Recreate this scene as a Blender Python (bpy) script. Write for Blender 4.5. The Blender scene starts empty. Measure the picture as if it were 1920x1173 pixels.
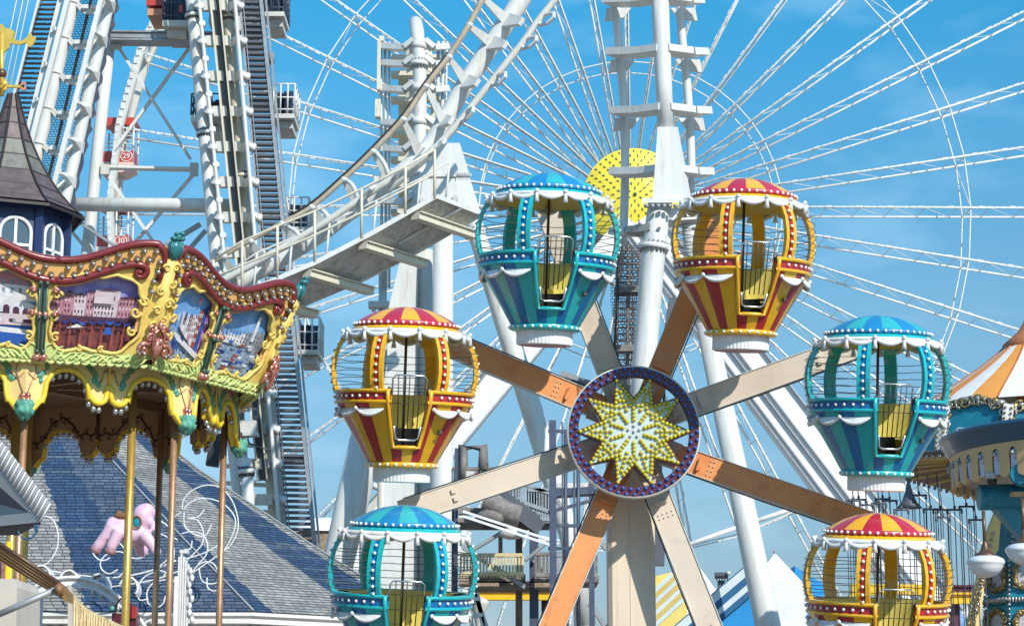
import bpy, math, random
from math import sin, cos, pi, radians as R_
from mathutils import Vector as V, Matrix
random.seed(7)
sc = bpy.context.scene
COL = sc.collection
FOC, PITCH, CAMZ = 4000.0, R_(11.5), 1.7
cP, sP = cos(PITCH), sin(PITCH)

def P(u, v, D):
    """world point at forward distance D that the photo shows at pixel (u,v)"""
    x = (u - 960) / FOC; y = (586.5 - v) / FOC
    k = D / (cP - y * sP)
    return V((x * k, D, CAMZ + (sP + y * cP) * k))
def Zv(v, D): return P(960, v, D).z
def lin(c): return tuple(((x/255)/12.92 if x/255 <= .04045 else ((x/255+.055)/1.055)**2.4) for x in c)

# ---------------------------------------------------------------- materials
def mat(name, c, rough=.5, metal=0, var=.12, scale=3, c2=None, amt=.0, bump=0, coat=0, streak=False, spec=.5):
    m = bpy.data.materials.new(name); m.use_nodes = True
    nt = m.node_tree; b = nt.nodes['Principled BSDF']
    b.inputs['Roughness'].default_value = rough; b.inputs['Metallic'].default_value = metal
    b.inputs['Specular IOR Level'].default_value = spec
    if coat: b.inputs['Coat Weight'].default_value = coat
    tc = nt.nodes.new('ShaderNodeTexCoord'); mp = nt.nodes.new('ShaderNodeMapping')
    if streak: mp.inputs['Scale'].default_value = (3, 3, .35)
    nt.links.new(tc.outputs['Object'], mp.inputs['Vector'])
    n = nt.nodes.new('ShaderNodeTexNoise'); n.inputs['Scale'].default_value = scale
    n.inputs['Detail'].default_value = 6; n.inputs['Roughness'].default_value = .65
    nt.links.new(mp.outputs['Vector'], n.inputs['Vector'])
    r = nt.nodes.new('ShaderNodeValToRGB')
    r.color_ramp.elements[0].position = .3; r.color_ramp.elements[1].position = .7
    r.color_ramp.elements[0].color = tuple(max(0, x*(1-var)) for x in c) + (1,)
    r.color_ramp.elements[1].color = tuple(min(1, x*(1+var*.5)) for x in c) + (1,)
    nt.links.new(n.outputs['Fac'], r.inputs['Fac'])
    out = r.outputs['Color']
    if c2:
        n2 = nt.nodes.new('ShaderNodeTexNoise'); n2.inputs['Scale'].default_value = scale*1.7
        n2.inputs['Detail'].default_value = 8; n2.inputs['Roughness'].default_value = .7
        nt.links.new(mp.outputs['Vector'], n2.inputs['Vector'])
        r2 = nt.nodes.new('ShaderNodeValToRGB')
        r2.color_ramp.elements[0].position = 1-amt-.12; r2.color_ramp.elements[1].position = 1-amt+.1
        nt.links.new(n2.outputs['Fac'], r2.inputs['Fac'])
        mx = nt.nodes.new('ShaderNodeMix'); mx.data_type = 'RGBA'
        nt.links.new(r2.outputs['Color'], mx.inputs[0]); nt.links.new(out, mx.inputs[6])
        mx.inputs[7].default_value = tuple(c2) + (1,); out = mx.outputs[2]
    nt.links.new(out, b.inputs['Base Color'])
    rr = nt.nodes.new('ShaderNodeMapRange'); rr.inputs['To Min'].default_value = max(.05, rough-.1); rr.inputs['To Max'].default_value = min(1, rough+.15)
    nt.links.new(n.outputs['Fac'], rr.inputs['Value']); nt.links.new(rr.outputs['Result'], b.inputs['Roughness'])
    if bump:
        bp = nt.nodes.new('ShaderNodeBump'); bp.inputs['Strength'].default_value = bump; bp.inputs['Distance'].default_value = .01
        nt.links.new(n.outputs['Fac'], bp.inputs['Height']); nt.links.new(bp.outputs['Normal'], b.inputs['Normal'])
    return m

RUST = (.33, .2, .09)
M = dict(
 white=mat('white_paint', (.66,.66,.63), .42, c2=(.50,.41,.29), amt=.335, scale=1.6, streak=True),
 cream=mat('cream_paint', (.66,.61,.48), .45, c2=RUST, amt=.3, scale=2, streak=True),
 offwhite=mat('aged_white', (.58,.57,.52), .5, c2=(.4,.33,.22), amt=.34, scale=4, streak=True),
 wheelwhite=mat('wheel_white', (.72,.72,.69), .5, c2=(.45,.4,.33), amt=.36, scale=2),
 led=mat('led_module', (.66,.68,.68), .35, var=.4, scale=5),
 grey=mat('galvanised', (.33,.35,.37), .45, .3, c2=(.18,.17,.17), amt=.35, scale=4),
 greydk=mat('dark_steel', (.10,.11,.13), .5, .2, scale=5),
 navy=mat('navy_steel', (.055,.075,.125), .5, var=.3, c2=(.13,.13,.14), amt=.35, scale=3),
 black=mat('black_rubber', (.02,.02,.022), .5),
 wire=mat('dark_wire', (.09,.075,.065), .45, .4),
 brownpole=mat('bronze_pole', (.13,.075,.045), .35, .3),
 gyel=mat('yellow_gloss', (.80,.43,.012), .28, coat=.4, c2=(.6,.33,.03), amt=.28, scale=5),
 gred=mat('red_gloss', (.40,.022,.028), .34, coat=.2, scale=4, c2=(.26,.03,.03), amt=.36, streak=True),
 gteal=mat('teal_gloss', (.012,.42,.44), .28, coat=.4, c2=(.02,.3,.34), amt=.3, scale=5),
 gblue=mat('blue_gloss', (.002,.14,.37), .35, coat=.1, scale=4, c2=(.02,.16,.27), amt=.36, streak=True),
 gwht=mat('white_gloss', (.74,.74,.73), .4, c2=(.47,.46,.42), amt=.36, scale=7),
 bead=mat('pearl_bulb', (.80,.79,.77), .25),
 dteal=mat('dome_teal', (.03,.43,.47), .33, coat=.2, scale=5, c2=(.06,.40,.42), amt=.38),
 dblue=mat('dome_blue', (.012,.23,.50), .3, coat=.3, scale=5),
 dyel=mat('dome_yellow', (.85,.42,.03), .33, coat=.2, scale=5, c2=(.72,.38,.06), amt=.38),
 dred=mat('dome_red', (.50,.02,.05), .3, coat=.3, scale=5),
 under=mat('canopy_lining', (.62,.47,.13), .6),
 seat=mat('seat_yellow', (.70,.58,.14), .5, c2=(.5,.38,.08), amt=.3),
 drum=mat('ribbed_white', (.78,.77,.77), .5, c2=(.62,.56,.55), amt=.35, scale=6),
 pinkrim=mat('pink_rim', (.42,.2,.27), .5),
 chrome=mat('chrome', (.6,.6,.6), .2, .9),
 arm_o=mat('orange_paint', (.76,.29,.09), .42, c2=(.5,.15,.05), amt=.36, scale=1.6),
 arm_b=mat('beige_paint', (.64,.54,.43), .45, c2=(.5,.41,.33), amt=.35, scale=1.6),
 column=mat('column_beige', (.72,.60,.46), .55, c2=(.5,.42,.33), amt=.38, scale=1.3, streak=True),
 maroon=mat('maroon_paint', (.095,.009,.028), .4, coat=.2),
 maroonl=mat('maroon_gloss', (.20,.020,.018), .28, coat=.6, scale=5),
 starp=mat('star_panel', (.52,.62,.62), .35),
 ybulb=mat('yellow_bulb', (.55,.47,.015), .25, coat=.3),
 bbulb=mat('blue_bulb', (.025,.11,.42), .22, coat=.4),
 gbulb=mat('grey_bulb', (.55,.5,.5), .3),
 hubpink=mat('hub_pink', (.55,.30,.23), .5, c2=(.7,.6,.5), amt=.45, scale=5),
 wyellow=mat('hub_yellow', (.82,.66,.05), .45, c2=(.7,.52,.04), amt=.3, scale=1.5),
 glassbulb=mat('glass_bulb', (.42,.41,.40), .08, .6),
 brass=mat('brass', (.62,.40,.10), .3, .55, c2=(.4,.25,.08), amt=.35, scale=5),
 copper=mat('copper_pole', (.42,.23,.13), .35, .45, c2=(.55,.32,.17), amt=.4, scale=5),
 cyel=mat('carved_yellow', (.80,.58,.15), .45, c2=(.55,.33,.07), amt=.35, scale=7, bump=.3),
 corange=mat('carved_orange', (.80,.44,.14), .45, c2=(.66,.42,.2), amt=.4, scale=5),
 cgreen=mat('carved_green', (.56,.66,.24), .5, c2=(.72,.60,.2), amt=.4, scale=9, bump=.4),
 cstrip=mat('green_strip', (.055,.115,.085), .35, coat=.3),
 cteal=mat('teal_shell', (.02,.16,.17), .28, coat=.5, c2=(.05,.28,.27), amt=.4, scale=8),
 cpink=mat('rose_metal', (.45,.15,.11), .2, .5, c2=(.68,.36,.28), amt=.45, scale=9),
 cval=mat('valance_cream', (.78,.58,.22), .5, c2=(.62,.40,.2), amt=.35, scale=4),
 cvaly=mat('valance_edge', (.80,.56,.03), .35, coat=.3),
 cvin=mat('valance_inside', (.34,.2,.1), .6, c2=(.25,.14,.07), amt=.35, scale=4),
 vine=mat('painted_vine', (.07,.02,.015), .6),
 tgreen=mat('leaf_teal', (.10,.34,.25), .5),
 trose=mat('painted_rose', (.38,.16,.14), .6),
 tleaf=mat('painted_leaf', (.16,.30,.12), .6),
 ceil=mat('ceiling_brown', (.2,.12,.065), .6),
 roofbrown=mat('copper_roof', (.10,.075,.075), .5, .1, c2=(.16,.12,.115), amt=.45, scale=3),
 roofgreen=mat('verdigris_roof', (.19,.19,.155), .5, .1, c2=(.1,.09,.08), amt=.4, scale=3),
 seam=mat('roof_seam', (.03,.02,.022), .5),
 cupola=mat('cupola_navy', (.012,.03,.105), .4, scale=4),
 winwhite=mat('window_white', (.78,.78,.78), .4),
 gold=mat('gold_leaf', (.80,.52,.10), .3, .4, scale=7),
 sred=mat('faded_red', (.6,.24,.2), .5),
 pink=mat('pink_figure', (.74,.50,.62), .45, c2=(.62,.36,.48), amt=.35, scale=3, coat=.2),
 pinkdk=mat('hoof_pink', (.33,.17,.2), .5),
 saddle=mat('saddle_brown', (.25,.12,.05), .5),
 tealp=mat('teal_patch', (.01,.25,.33), .4),
 redpole=mat('red_pole', (.5,.012,.03), .3, coat=.3),
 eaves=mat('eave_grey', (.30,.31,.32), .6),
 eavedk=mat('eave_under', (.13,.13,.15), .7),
 wood=mat('varnished_wood', (.30,.17,.05), .4, c2=(.2,.1,.03), amt=.45, scale=6),
 beige=mat('beige_plaster', (.55,.49,.42), .6),
 fringe=mat('fringe_cloth', (.68,.56,.33), .8, c2=(.4,.26,.08), amt=.42, scale=9),
 orange=mat('tent_orange', (.82,.33,.06), .65, scale=2),
 tentw=mat('tent_white', (.78,.76,.73), .7, scale=2, c2=(.66,.64,.62), amt=.35),
 tentr=mat('tent_rust', (.45,.16,.06), .6),
 stl=mat('swing_teal', (.012,.21,.31), .4, scale=4, c2=(.05,.33,.42), amt=.35),
 sblue=mat('cornice_blue', (.025,.085,.15), .3, coat=.3),
 stan=mat('scallop_tan', (.68,.42,.18), .5),
 slot=mat('slot_lilac', (.58,.6,.76), .45),
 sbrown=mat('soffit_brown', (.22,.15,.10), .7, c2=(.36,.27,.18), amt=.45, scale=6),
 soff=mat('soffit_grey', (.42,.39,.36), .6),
 lampg=mat('opal_glass', (.72,.75,.76), .15, coat=.5),
 gilt=mat('tarnished_gilt', (.38,.27,.09), .35, .45, c2=(.05,.05,.05), amt=.45, scale=14),
 silver=mat('silver_scroll', (.55,.54,.5), .3, .5, c2=(.1,.09,.07), amt=.45, scale=14),
 picw=mat('faded_picture', (.62,.6,.62), .5, c2=(.3,.25,.25), amt=.45, scale=14),
 ybeam=mat('yellow_beam', (.80,.48,.015), .4, c2=(.5,.3,.05), amt=.33, scale=2, streak=True),
 mbeam=mat('maroon_beam', (.10,.022,.035), .5),
 tyel=mat('tent_yellow', (.84,.62,.16), .7),
 tmust=mat('tent_mustard', (.62,.46,.13), .7),
 tblue=mat('tent_blue', (.008,.26,.62), .65, scale=2),
 tdk=mat('tent_navy', (.012,.11,.25), .65),
 tpale=mat('tent_pale', (.6,.68,.72), .7),
 cabred=mat('cabin_red', (.5,.05,.03), .4, coat=.3),
 cabpink=mat('cabin_floor', (.68,.5,.42), .5),
 cabor=mat('booth_orange', (.62,.26,.14), .5),
 tarp=mat('brown_tarp', (.17,.15,.135), .7, c2=(.33,.3,.27), amt=.4, scale=3, bump=.4),
 deck=mat('grey_deck', (.60,.59,.55), .7, c2=(.33,.31,.28), amt=.4, scale=2),
 mesh=mat('deck_grating', (.62,.6,.54), .6, c2=(.33,.32,.29), amt=.45, scale=5),
 concrete=mat('concrete', (.36,.35,.33), .8, c2=(.22,.21,.2), amt=.4, scale=.6),
 planks=mat('boardwalk_planks', (.27,.21,.16), .8, c2=(.17,.13,.1), amt=.45, scale=1.2),
 wallw=mat('white_stucco', (.74,.73,.7), .65, c2=(.6,.58,.54), amt=.35, scale=2),
 skin_=mat('mural_sky', (.13,.34,.68), .5, c2=(.4,.55,.75), amt=.4, scale=2),
 p_purple=mat('mural_violet_sky', (.20,.19,.56), .5, c2=(.46,.44,.68), amt=.42, scale=2.5),
 p_pink=mat('mural_pink', (.52,.25,.31), .5, c2=(.3,.11,.16), amt=.4, scale=16),
 p_pale=mat('mural_pale', (.66,.54,.58), .5, var=.25, scale=14),
 p_dark=mat('mural_dark', (.09,.035,.07), .5, var=.4, scale=12),
 p_brown=mat('mural_brown', (.22,.06,.055), .5, c2=(.06,.02,.05), amt=.45, scale=10),
 p_gond=mat('mural_boat', (.02,.04,.22), .5, var=.3, scale=12),
 p_white=mat('mural_white', (.72,.72,.74), .5, var=.25, scale=14),
 p_water=mat('mural_water', (.14,.25,.40), .5, c2=(.5,.55,.6), amt=.44, scale=16),
 p_blue=mat('mural_blue', (.02,.10,.42), .5), p_mag=mat('mural_magenta', (.42,.16,.52), .5, var=.25, scale=12),
 p_red=mat('mural_red', (.34,.07,.05), .5, var=.25, scale=12),
 p_grey=mat('mural_grey', (.32,.36,.42), .5, c2=(.13,.13,.16), amt=.45, scale=18),
)
def glassmat():
    m = bpy.data.materials.new('window_glass'); m.use_nodes = True
    b = m.node_tree.nodes['Principled BSDF']
    b.inputs['Base Color'].default_value = (.07,.10,.13,1); b.inputs['Roughness'].default_value = .06
    b.inputs['Specular IOR Level'].default_value = .9; return m
M['glass'] = glassmat()
def netmat():
    """square net: real gaps cut by a procedural brick pattern on UVs"""
    m = bpy.data.materials.new('safety_net'); m.use_nodes = True; nt = m.node_tree
    b = nt.nodes['Principled BSDF']; b.inputs['Base Color'].default_value = (.03,.035,.05,1); b.inputs['Roughness'].default_value = .8
    uv = nt.nodes.new('ShaderNodeUVMap'); ck = nt.nodes.new('ShaderNodeTexBrick')
    ck.inputs['Scale'].default_value = 1; ck.inputs['Brick Width'].default_value = .105; ck.inputs['Row Height'].default_value = .075
    ck.inputs['Mortar Size'].default_value = .0085; ck.inputs['Mortar Smooth'].default_value = 0
    nt.links.new(uv.outputs['UV'], ck.inputs['Vector']); nt.links.new(ck.outputs['Fac'], b.inputs['Alpha'])
    return m
M['net'] = netmat()
def shingle(name, a, b_):
    m = bpy.data.materials.new(name); m.use_nodes = True; nt = m.node_tree
    bs = nt.nodes['Principled BSDF']; bs.inputs['Roughness'].default_value = .75
    uv = nt.nodes.new('ShaderNodeUVMap')
    br = nt.nodes.new('ShaderNodeTexBrick'); br.inputs['Scale'].default_value = 1
    br.inputs['Brick Width'].default_value = .16; br.inputs['Row Height'].default_value = .082
    br.inputs['Mortar Size'].default_value = .006; br.inputs['Mortar Smooth'].default_value = .1; br.offset = .37
    br.inputs['Color1'].default_value = tuple(a)+(1,); br.inputs['Color2'].default_value = tuple(b_)+(1,)
    br.inputs['Mortar'].default_value = tuple(x*.18 for x in a)+(1,)
    nt.links.new(uv.outputs['UV'], br.inputs['Vector'])
    n = nt.nodes.new('ShaderNodeTexNoise'); n.inputs['Scale'].default_value = 1.3; n.inputs['Detail'].default_value = 8
    nt.links.new(uv.outputs['UV'], n.inputs['Vector'])
    mr = nt.nodes.new('ShaderNodeMapRange'); mr.inputs['To Min'].default_value = .6; mr.inputs['To Max'].default_value = 1.4
    nt.links.new(n.outputs['Fac'], mr.inputs['Value'])
    mx = nt.nodes.new('ShaderNodeMix'); mx.data_type = 'RGBA'; mx.blend_type = 'MULTIPLY'; mx.inputs[0].default_value = 1
    nt.links.new(br.outputs['Color'], mx.inputs[6]); nt.links.new(mr.outputs['Result'], mx.inputs[7])
    nt.links.new(mx.outputs[2], bs.inputs['Base Color'])
    bp = nt.nodes.new('ShaderNodeBump'); bp.inputs['Strength'].default_value = .8; bp.inputs['Distance'].default_value = .02; bp.invert = True
    nt.links.new(br.outputs['Fac'], bp.inputs['Height']); nt.links.new(bp.outputs['Normal'], bs.inputs['Normal'])
    return m
M['sh_blue'] = shingle('blue_shingles', (.020,.052,.115), (.036,.082,.165))
M['sh_mid'] = shingle('mixed_blue_shingles', (.04,.07,.13), (.10,.14,.20))
M['sh_grey'] = shingle('grey_shingles', (.21,.215,.21), (.36,.36,.335))

# ---------------------------------------------------------------- mesh builder
class MB:
    def __init__(s): s.v=[]; s.f=[]; s.m=[]; s.s=[]; s.uv={}
    def add(s, vs, fs, m=0, smooth=False):
        o=len(s.v); s.v += [tuple(x) for x in vs]
        for f in fs: s.f.append(tuple(i+o for i in f)); s.m.append(m); s.s.append(smooth)
        return o
    def quad(s, a,b,c,d, m=0): s.add([a,b,c,d],[(0,1,2,3)],m)
    def uvquad(s, a,b,c,d, uvs, m=0):
        s.add([a,b,c,d],[(0,1,2,3)],m); s.uv[len(s.f)-1]=uvs
    def box(s, c, size, m=0, rot=None):
        h=[x/2 for x in size]; c=V(c)
        vs=[V((a*h[0],b*h[1],d*h[2])) for a in(-1,1) for b in(-1,1) for d in(-1,1)]
        if rot: vs=[rot@x for x in vs]
        s.add([x+c for x in vs],[(0,1,3,2),(4,6,7,5),(0,4,5,1),(2,3,7,6),(0,2,6,4),(1,5,7,3)],m)
    def beam(s, p, q, w, h, m=0, up=(0,0,1), w2=None, h2=None):
        """rectangular bar; w across, h along 'up'"""
        p=V(p); q=V(q); d=(q-p).normalized(); up=V(up)
        sd=d.cross(up)
        if sd.length<.12: sd=d.cross(V((0,1,0)))
        sd.normalize(); u=sd.cross(d)
        w2=w if w2 is None else w2; h2=h if h2 is None else h2
        vs=[p+sd*a*w/2+u*b*h/2 for a,b in((-1,-1),(1,-1),(1,1),(-1,1))]+[q+sd*a*w2/2+u*b*h2/2 for a,b in((-1,-1),(1,-1),(1,1),(-1,1))]
        s.add(vs,[(0,1,2,3),(7,6,5,4),(0,4,5,1),(1,5,6,2),(2,6,7,3),(3,7,4,0)],m)
    def tube(s, pts, r, seg=8, m=0, closed=False, smooth=True, flat=1.0):
        pts=[V(p) for p in pts]; n=len(pts)
        rs = r if isinstance(r,(list,tuple)) else [r]*n
        prev=None; vs=[]
        for i in range(n):
            a=pts[i-1] if (i>0 or closed) else pts[i]; b=pts[(i+1)%n] if (i<n-1 or closed) else pts[i]
            d=(b-a)
            if d.length<1e-9: d=V((0,0,1))
            d.normalize()
            if prev is None:
                x=d.cross(V((0,0,1)))
                if x.length<.05: x=d.cross(V((0,1,0)))
            else:
                x=prev-d*prev.dot(d)
                if x.length<1e-6: x=d.orthogonal()
            x.normalize(); prev=x; y=d.cross(x)
            for k in range(seg):
                t=2*pi*k/seg; vs.append(pts[i]+x*cos(t)*rs[i]+y*sin(t)*rs[i]*flat)
        fs=[]
        for i in range(n if closed else n-1):
            j=(i+1)%n
            for k in range(seg):
                k2=(k+1)%seg; fs.append((i*seg+k,j*seg+k,j*seg+k2,i*seg+k2))
        o=s.add(vs,fs,m,smooth)
        if not closed:
            s.f.append(tuple(o+k for k in range(seg))); s.m.append(m); s.s.append(False)
            s.f.append(tuple(o+(n-1)*seg+k for k in reversed(range(seg)))); s.m.append(m); s.s.append(False)
    def ball(s, c, r, m=0, seg=8, rings=5, sc_=(1,1,1)):
        c=V(c); vs=[c+V((0,0,r*sc_[2]))]
        for i in range(1,rings):
            a=pi*i/rings
            for k in range(seg):
                t=2*pi*k/seg; vs.append(c+V((r*sin(a)*cos(t)*sc_[0],r*sin(a)*sin(t)*sc_[1],r*cos(a)*sc_[2])))
        vs.append(c-V((0,0,r*sc_[2]))); fs=[]
        for k in range(seg):
            k2=(k+1)%seg; fs.append((0,1+k,1+k2))
            for i in range(rings-2): fs.append((1+i*seg+k,1+(i+1)*seg+k,1+(i+1)*seg+k2,1+i*seg+k2))
            fs.append((1+(rings-2)*seg+k,len(vs)-1,1+(rings-2)*seg+k2))
        s.add(vs,fs,m,True)
    def lathe(s, prof, c=(0,0,0), seg=32, m=0, a0=0, a1=2*pi, mf=None, smooth=True):
        """prof [(r,z)]; angle 0 faces -Y, grows towards +X; mf(seg index, row) -> material"""
        c=V(c); full=abs(a1-a0-2*pi)<1e-6; na=seg if full else seg+1; vs=[]
        for r,z in prof:
            for k in range(na):
                t=a0+(a1-a0)*k/seg; vs.append(c+V((r*sin(t),-r*cos(t),z)))
        for i in range(len(prof)-1):
            for k in range(seg):
                k2=(k+1)%na
                s.f.append(tuple(len(s.v)+x for x in (i*na+k,(i+1)*na+k,(i+1)*na+k2,i*na+k2)))
                s.m.append(mf(k,i) if mf else m); s.s.append(smooth)
        s.v += [tuple(x) for x in vs]
    def prism(s, poly, o, ax, ay, dep, m=0, mside=None):
        """polygon (2D) in plane o,ax,ay extruded by vector dep"""
        o=V(o);ax=V(ax);ay=V(ay);dep=V(dep);n=len(poly)
        a=[o+ax*x+ay*y for x,y in poly]; b=[x+dep for x in a]
        k=s.add(a+b,[tuple(range(n)),tuple(range(2*n-1,n-1,-1))],m)
        for i in range(n):
            j=(i+1)%n; s.f.append((k+i,k+n+i,k+n+j,k+j)); s.m.append(m if mside is None else mside); s.s.append(False)
    def spiral(s, c, ax, ay, r0, turns, rt, m=0, start=0, seg=5, n=16, dirn=1, r1=.12):
        pts=[]; c=V(c)
        for i in range(n):
            f=i/(n-1); rr=r0*(1-f*(1-r1)); t=start+dirn*f*turns*2*pi
            pts.append(c+V(ax)*rr*cos(t)+V(ay)*rr*sin(t))
        s.tube(pts, [rt*(1-.35*i/(n-1)) for i in range(n)], seg, m)
    def build(s, name, mats, parent=None, origin=None, recalc=True):
        if not isinstance(mats,(list,tuple)): mats=[mats]
        off=V((0,0,0))
        if parent is not None: off=parent_origin(parent)
        elif origin is not None: off=V(origin)
        me=bpy.data.meshes.new(name)
        me.from_pydata([tuple(V(x)-off) for x in s.v],[],s.f)
        for x in mats: me.materials.append(M[x] if isinstance(x,str) else x)
        me.polygons.foreach_set('material_index', s.m); me.polygons.foreach_set('use_smooth', s.s)
        if s.uv:
            ul=me.uv_layers.new(name='UVMap')
            for fi,uvs in s.uv.items():
                for li,uvv in zip(me.polygons[fi].loop_indices,uvs): ul.data[li].uv=uvv
        me.validate(clean_customdata=False); me.update()
        ob=bpy.data.objects.new(name,me); COL.objects.link(ob)
        if parent is not None: ob.parent=parent
        else: ob.location=off
        return ob
ORIG={}
def parent_origin(o):
    off=V((0,0,0))
    while o is not None: off=off+V(o.location); o=o.parent
    return off
def tag(o,label,cat,group=None,kind=None):
    o['label']=label; o['category']=cat
    if group: o['group']=group
    if kind: o['kind']=kind
    elif o.parent is None: o['kind']='thing'
    return o
def thing(name,label,cat,loc=(0,0,0),group=None):
    o=bpy.data.objects.new(name,None); o.empty_display_size=.3; o.location=loc; COL.objects.link(o)
    return tag(o,label,cat,group,'thing')
def structure(o): o['kind']='structure'; return o
def copy_tree(o,parent=None):
    c=o.copy(); COL.objects.link(c)
    if parent is not None: c.parent=parent
    for ch in [x for x in o.children]: copy_tree(ch,c)
    return c
def text_mesh(body,size,m,ext=.01,off=0.0,name='lettering'):
    cu=bpy.data.curves.new('t','FONT'); cu.body=body; cu.size=size; cu.extrude=ext; cu.offset=off; cu.align_x='CENTER'; cu.align_y='CENTER'
    t=bpy.data.objects.new('t',cu); COL.objects.link(t); dg=bpy.context.evaluated_depsgraph_get()
    me=bpy.data.meshes.new_from_object(t.evaluated_get(dg)); bpy.data.objects.remove(t); bpy.data.curves.remove(cu)
    me.name=name; me.materials.clear(); me.materials.append(M[m])
    o=bpy.data.objects.new(name,me); COL.objects.link(o); return o
def stuff(o): o['kind']='stuff'; return o
def ground(u,D): p=P(u,1000,D); return V((p.x,p.y,0))
def poly(*uvd): return [P(*x) for x in uvd]
def smoothpath(pts,n=6):
    """Catmull-Rom through points"""
    pts=[V(p) for p in pts]; out=[]
    for i in range(len(pts)-1):
        p0=pts[max(i-1,0)];p1=pts[i];p2=pts[i+1];p3=pts[min(i+2,len(pts)-1)]
        for k in range(n):
            t=k/n; out.append(.5*((2*p1)+(p2-p0)*t+(2*p0-5*p1+4*p2-p3)*t*t+(3*p1-p0-3*p2+p3)*t**3))
    out.append(pts[-1]); return out
def at(path,f):
    x=f*(len(path)-1); i=min(int(x),len(path)-2); return path[i].lerp(path[i+1],x-i)
def px(n,D): return n*D/FOC
# ---------------------------------------------------------------- camera, sky, sun, ground
cam=bpy.data.cameras.new('camera'); co=bpy.data.objects.new('camera',cam); COL.objects.link(co)
co.location=(0,0,CAMZ); co.rotation_euler=(pi/2+PITCH,0,0)
cam.sensor_width=36; cam.lens=FOC/1920*36; cam.clip_end=5000; cam.clip_start=.1
sc.camera=co
SAZ,SEL=R_(34),R_(35)                      # sun: right of and behind the camera
sd=V((sin(SAZ)*cos(SEL),-cos(SAZ)*cos(SEL),sin(SEL)))
sun=bpy.data.lights.new('sun','SUN'); so=bpy.data.objects.new('sun',sun); COL.objects.link(so)
sun.energy=2.5; sun.angle=R_(.53); sun.color=(1,.95,.86)
so.rotation_euler=sd.to_track_quat('Z','Y').to_euler(); so.location=(20,-20,40)
w=bpy.data.worlds.new('World'); sc.world=w; w.use_nodes=True; nt=w.node_tree
bg=nt.nodes['Background']; sky=nt.nodes.new('ShaderNodeTexSky'); sky.sky_type='NISHITA'; sky.sun_disc=False
sky.sun_elevation=SEL; sky.sun_rotation=math.atan2(sd.x,sd.y)
sky.air_density=1.0; sky.dust_density=.2; sky.ozone_density=3.0; sky.altitude=0
tc0=nt.nodes.new('ShaderNodeTexCoord'); sx=nt.nodes.new('ShaderNodeSeparateXYZ'); nt.links.new(tc0.outputs['Generated'],sx.inputs[0])
gr=nt.nodes.new('ShaderNodeValToRGB'); e=gr.color_ramp.elements; e[0].position=.05; e[0].color=(.215,.228,.268,1); e[1].position=.36; e[1].color=(.083,.54,.61,1)
for p_,c_ in ((.20,(.30,.43,.43,1)),(.7,(.55,.85,.85,1))):
    x=e.new(p_); x.color=c_
nt.links.new(sx.outputs['Z'],gr.inputs['Fac'])
hs=nt.nodes.new('ShaderNodeMix'); hs.data_type='RGBA'; hs.blend_type='MULTIPLY'; hs.inputs[0].default_value=1
nt.links.new(sky.outputs['Color'],hs.inputs[6]); nt.links.new(gr.outputs['Color'],hs.inputs[7])
# thin veils of high cloud
tc=nt.nodes.new('ShaderNodeTexCoord'); mp=nt.nodes.new('ShaderNodeMapping'); mp.inputs['Scale'].default_value=(3,3,9); mp.inputs['Rotation'].default_value=(0,.35,0)
nt.links.new(tc.outputs['Generated'],mp.inputs['Vector'])
nz=nt.nodes.new('ShaderNodeTexNoise'); nz.inputs['Scale'].default_value=2.2; nz.inputs['Detail'].default_value=7; nz.inputs['Roughness'].default_value=.55
nt.links.new(mp.outputs['Vector'],nz.inputs['Vector'])
cr=nt.nodes.new('ShaderNodeMapRange'); cr.inputs['From Min'].default_value=.52; cr.inputs['From Max'].default_value=.85; cr.inputs['To Max'].default_value=.3
nt.links.new(nz.outputs['Fac'],cr.inputs['Value'])
mx=nt.nodes.new('ShaderNodeMix'); mx.data_type='RGBA'; mx.inputs[7].default_value=(3.4,4.7,5.6,1)
nt.links.new(cr.outputs['Result'],mx.inputs[0]); nt.links.new(hs.outputs[2],mx.inputs[6])
nt.links.new(mx.outputs[2],bg.inputs['Color']); bg.inputs['Strength'].default_value=.15
sc.view_settings.view_transform='Standard'; sc.view_settings.look='None'; sc.view_settings.exposure=.95; sc.view_settings.gamma=1
b=MB(); b.quad((-1500,-200,0),(1500,-200,0),(1500,2500,0),(-1500,2500,0)); structure(b.build('ground','concrete'))
b=MB(); b.quad((-40,2,.01),(40,2,.01),(40,110,.01),(-40,110,.01)); structure(b.build('boardwalk','planks'))
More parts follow.
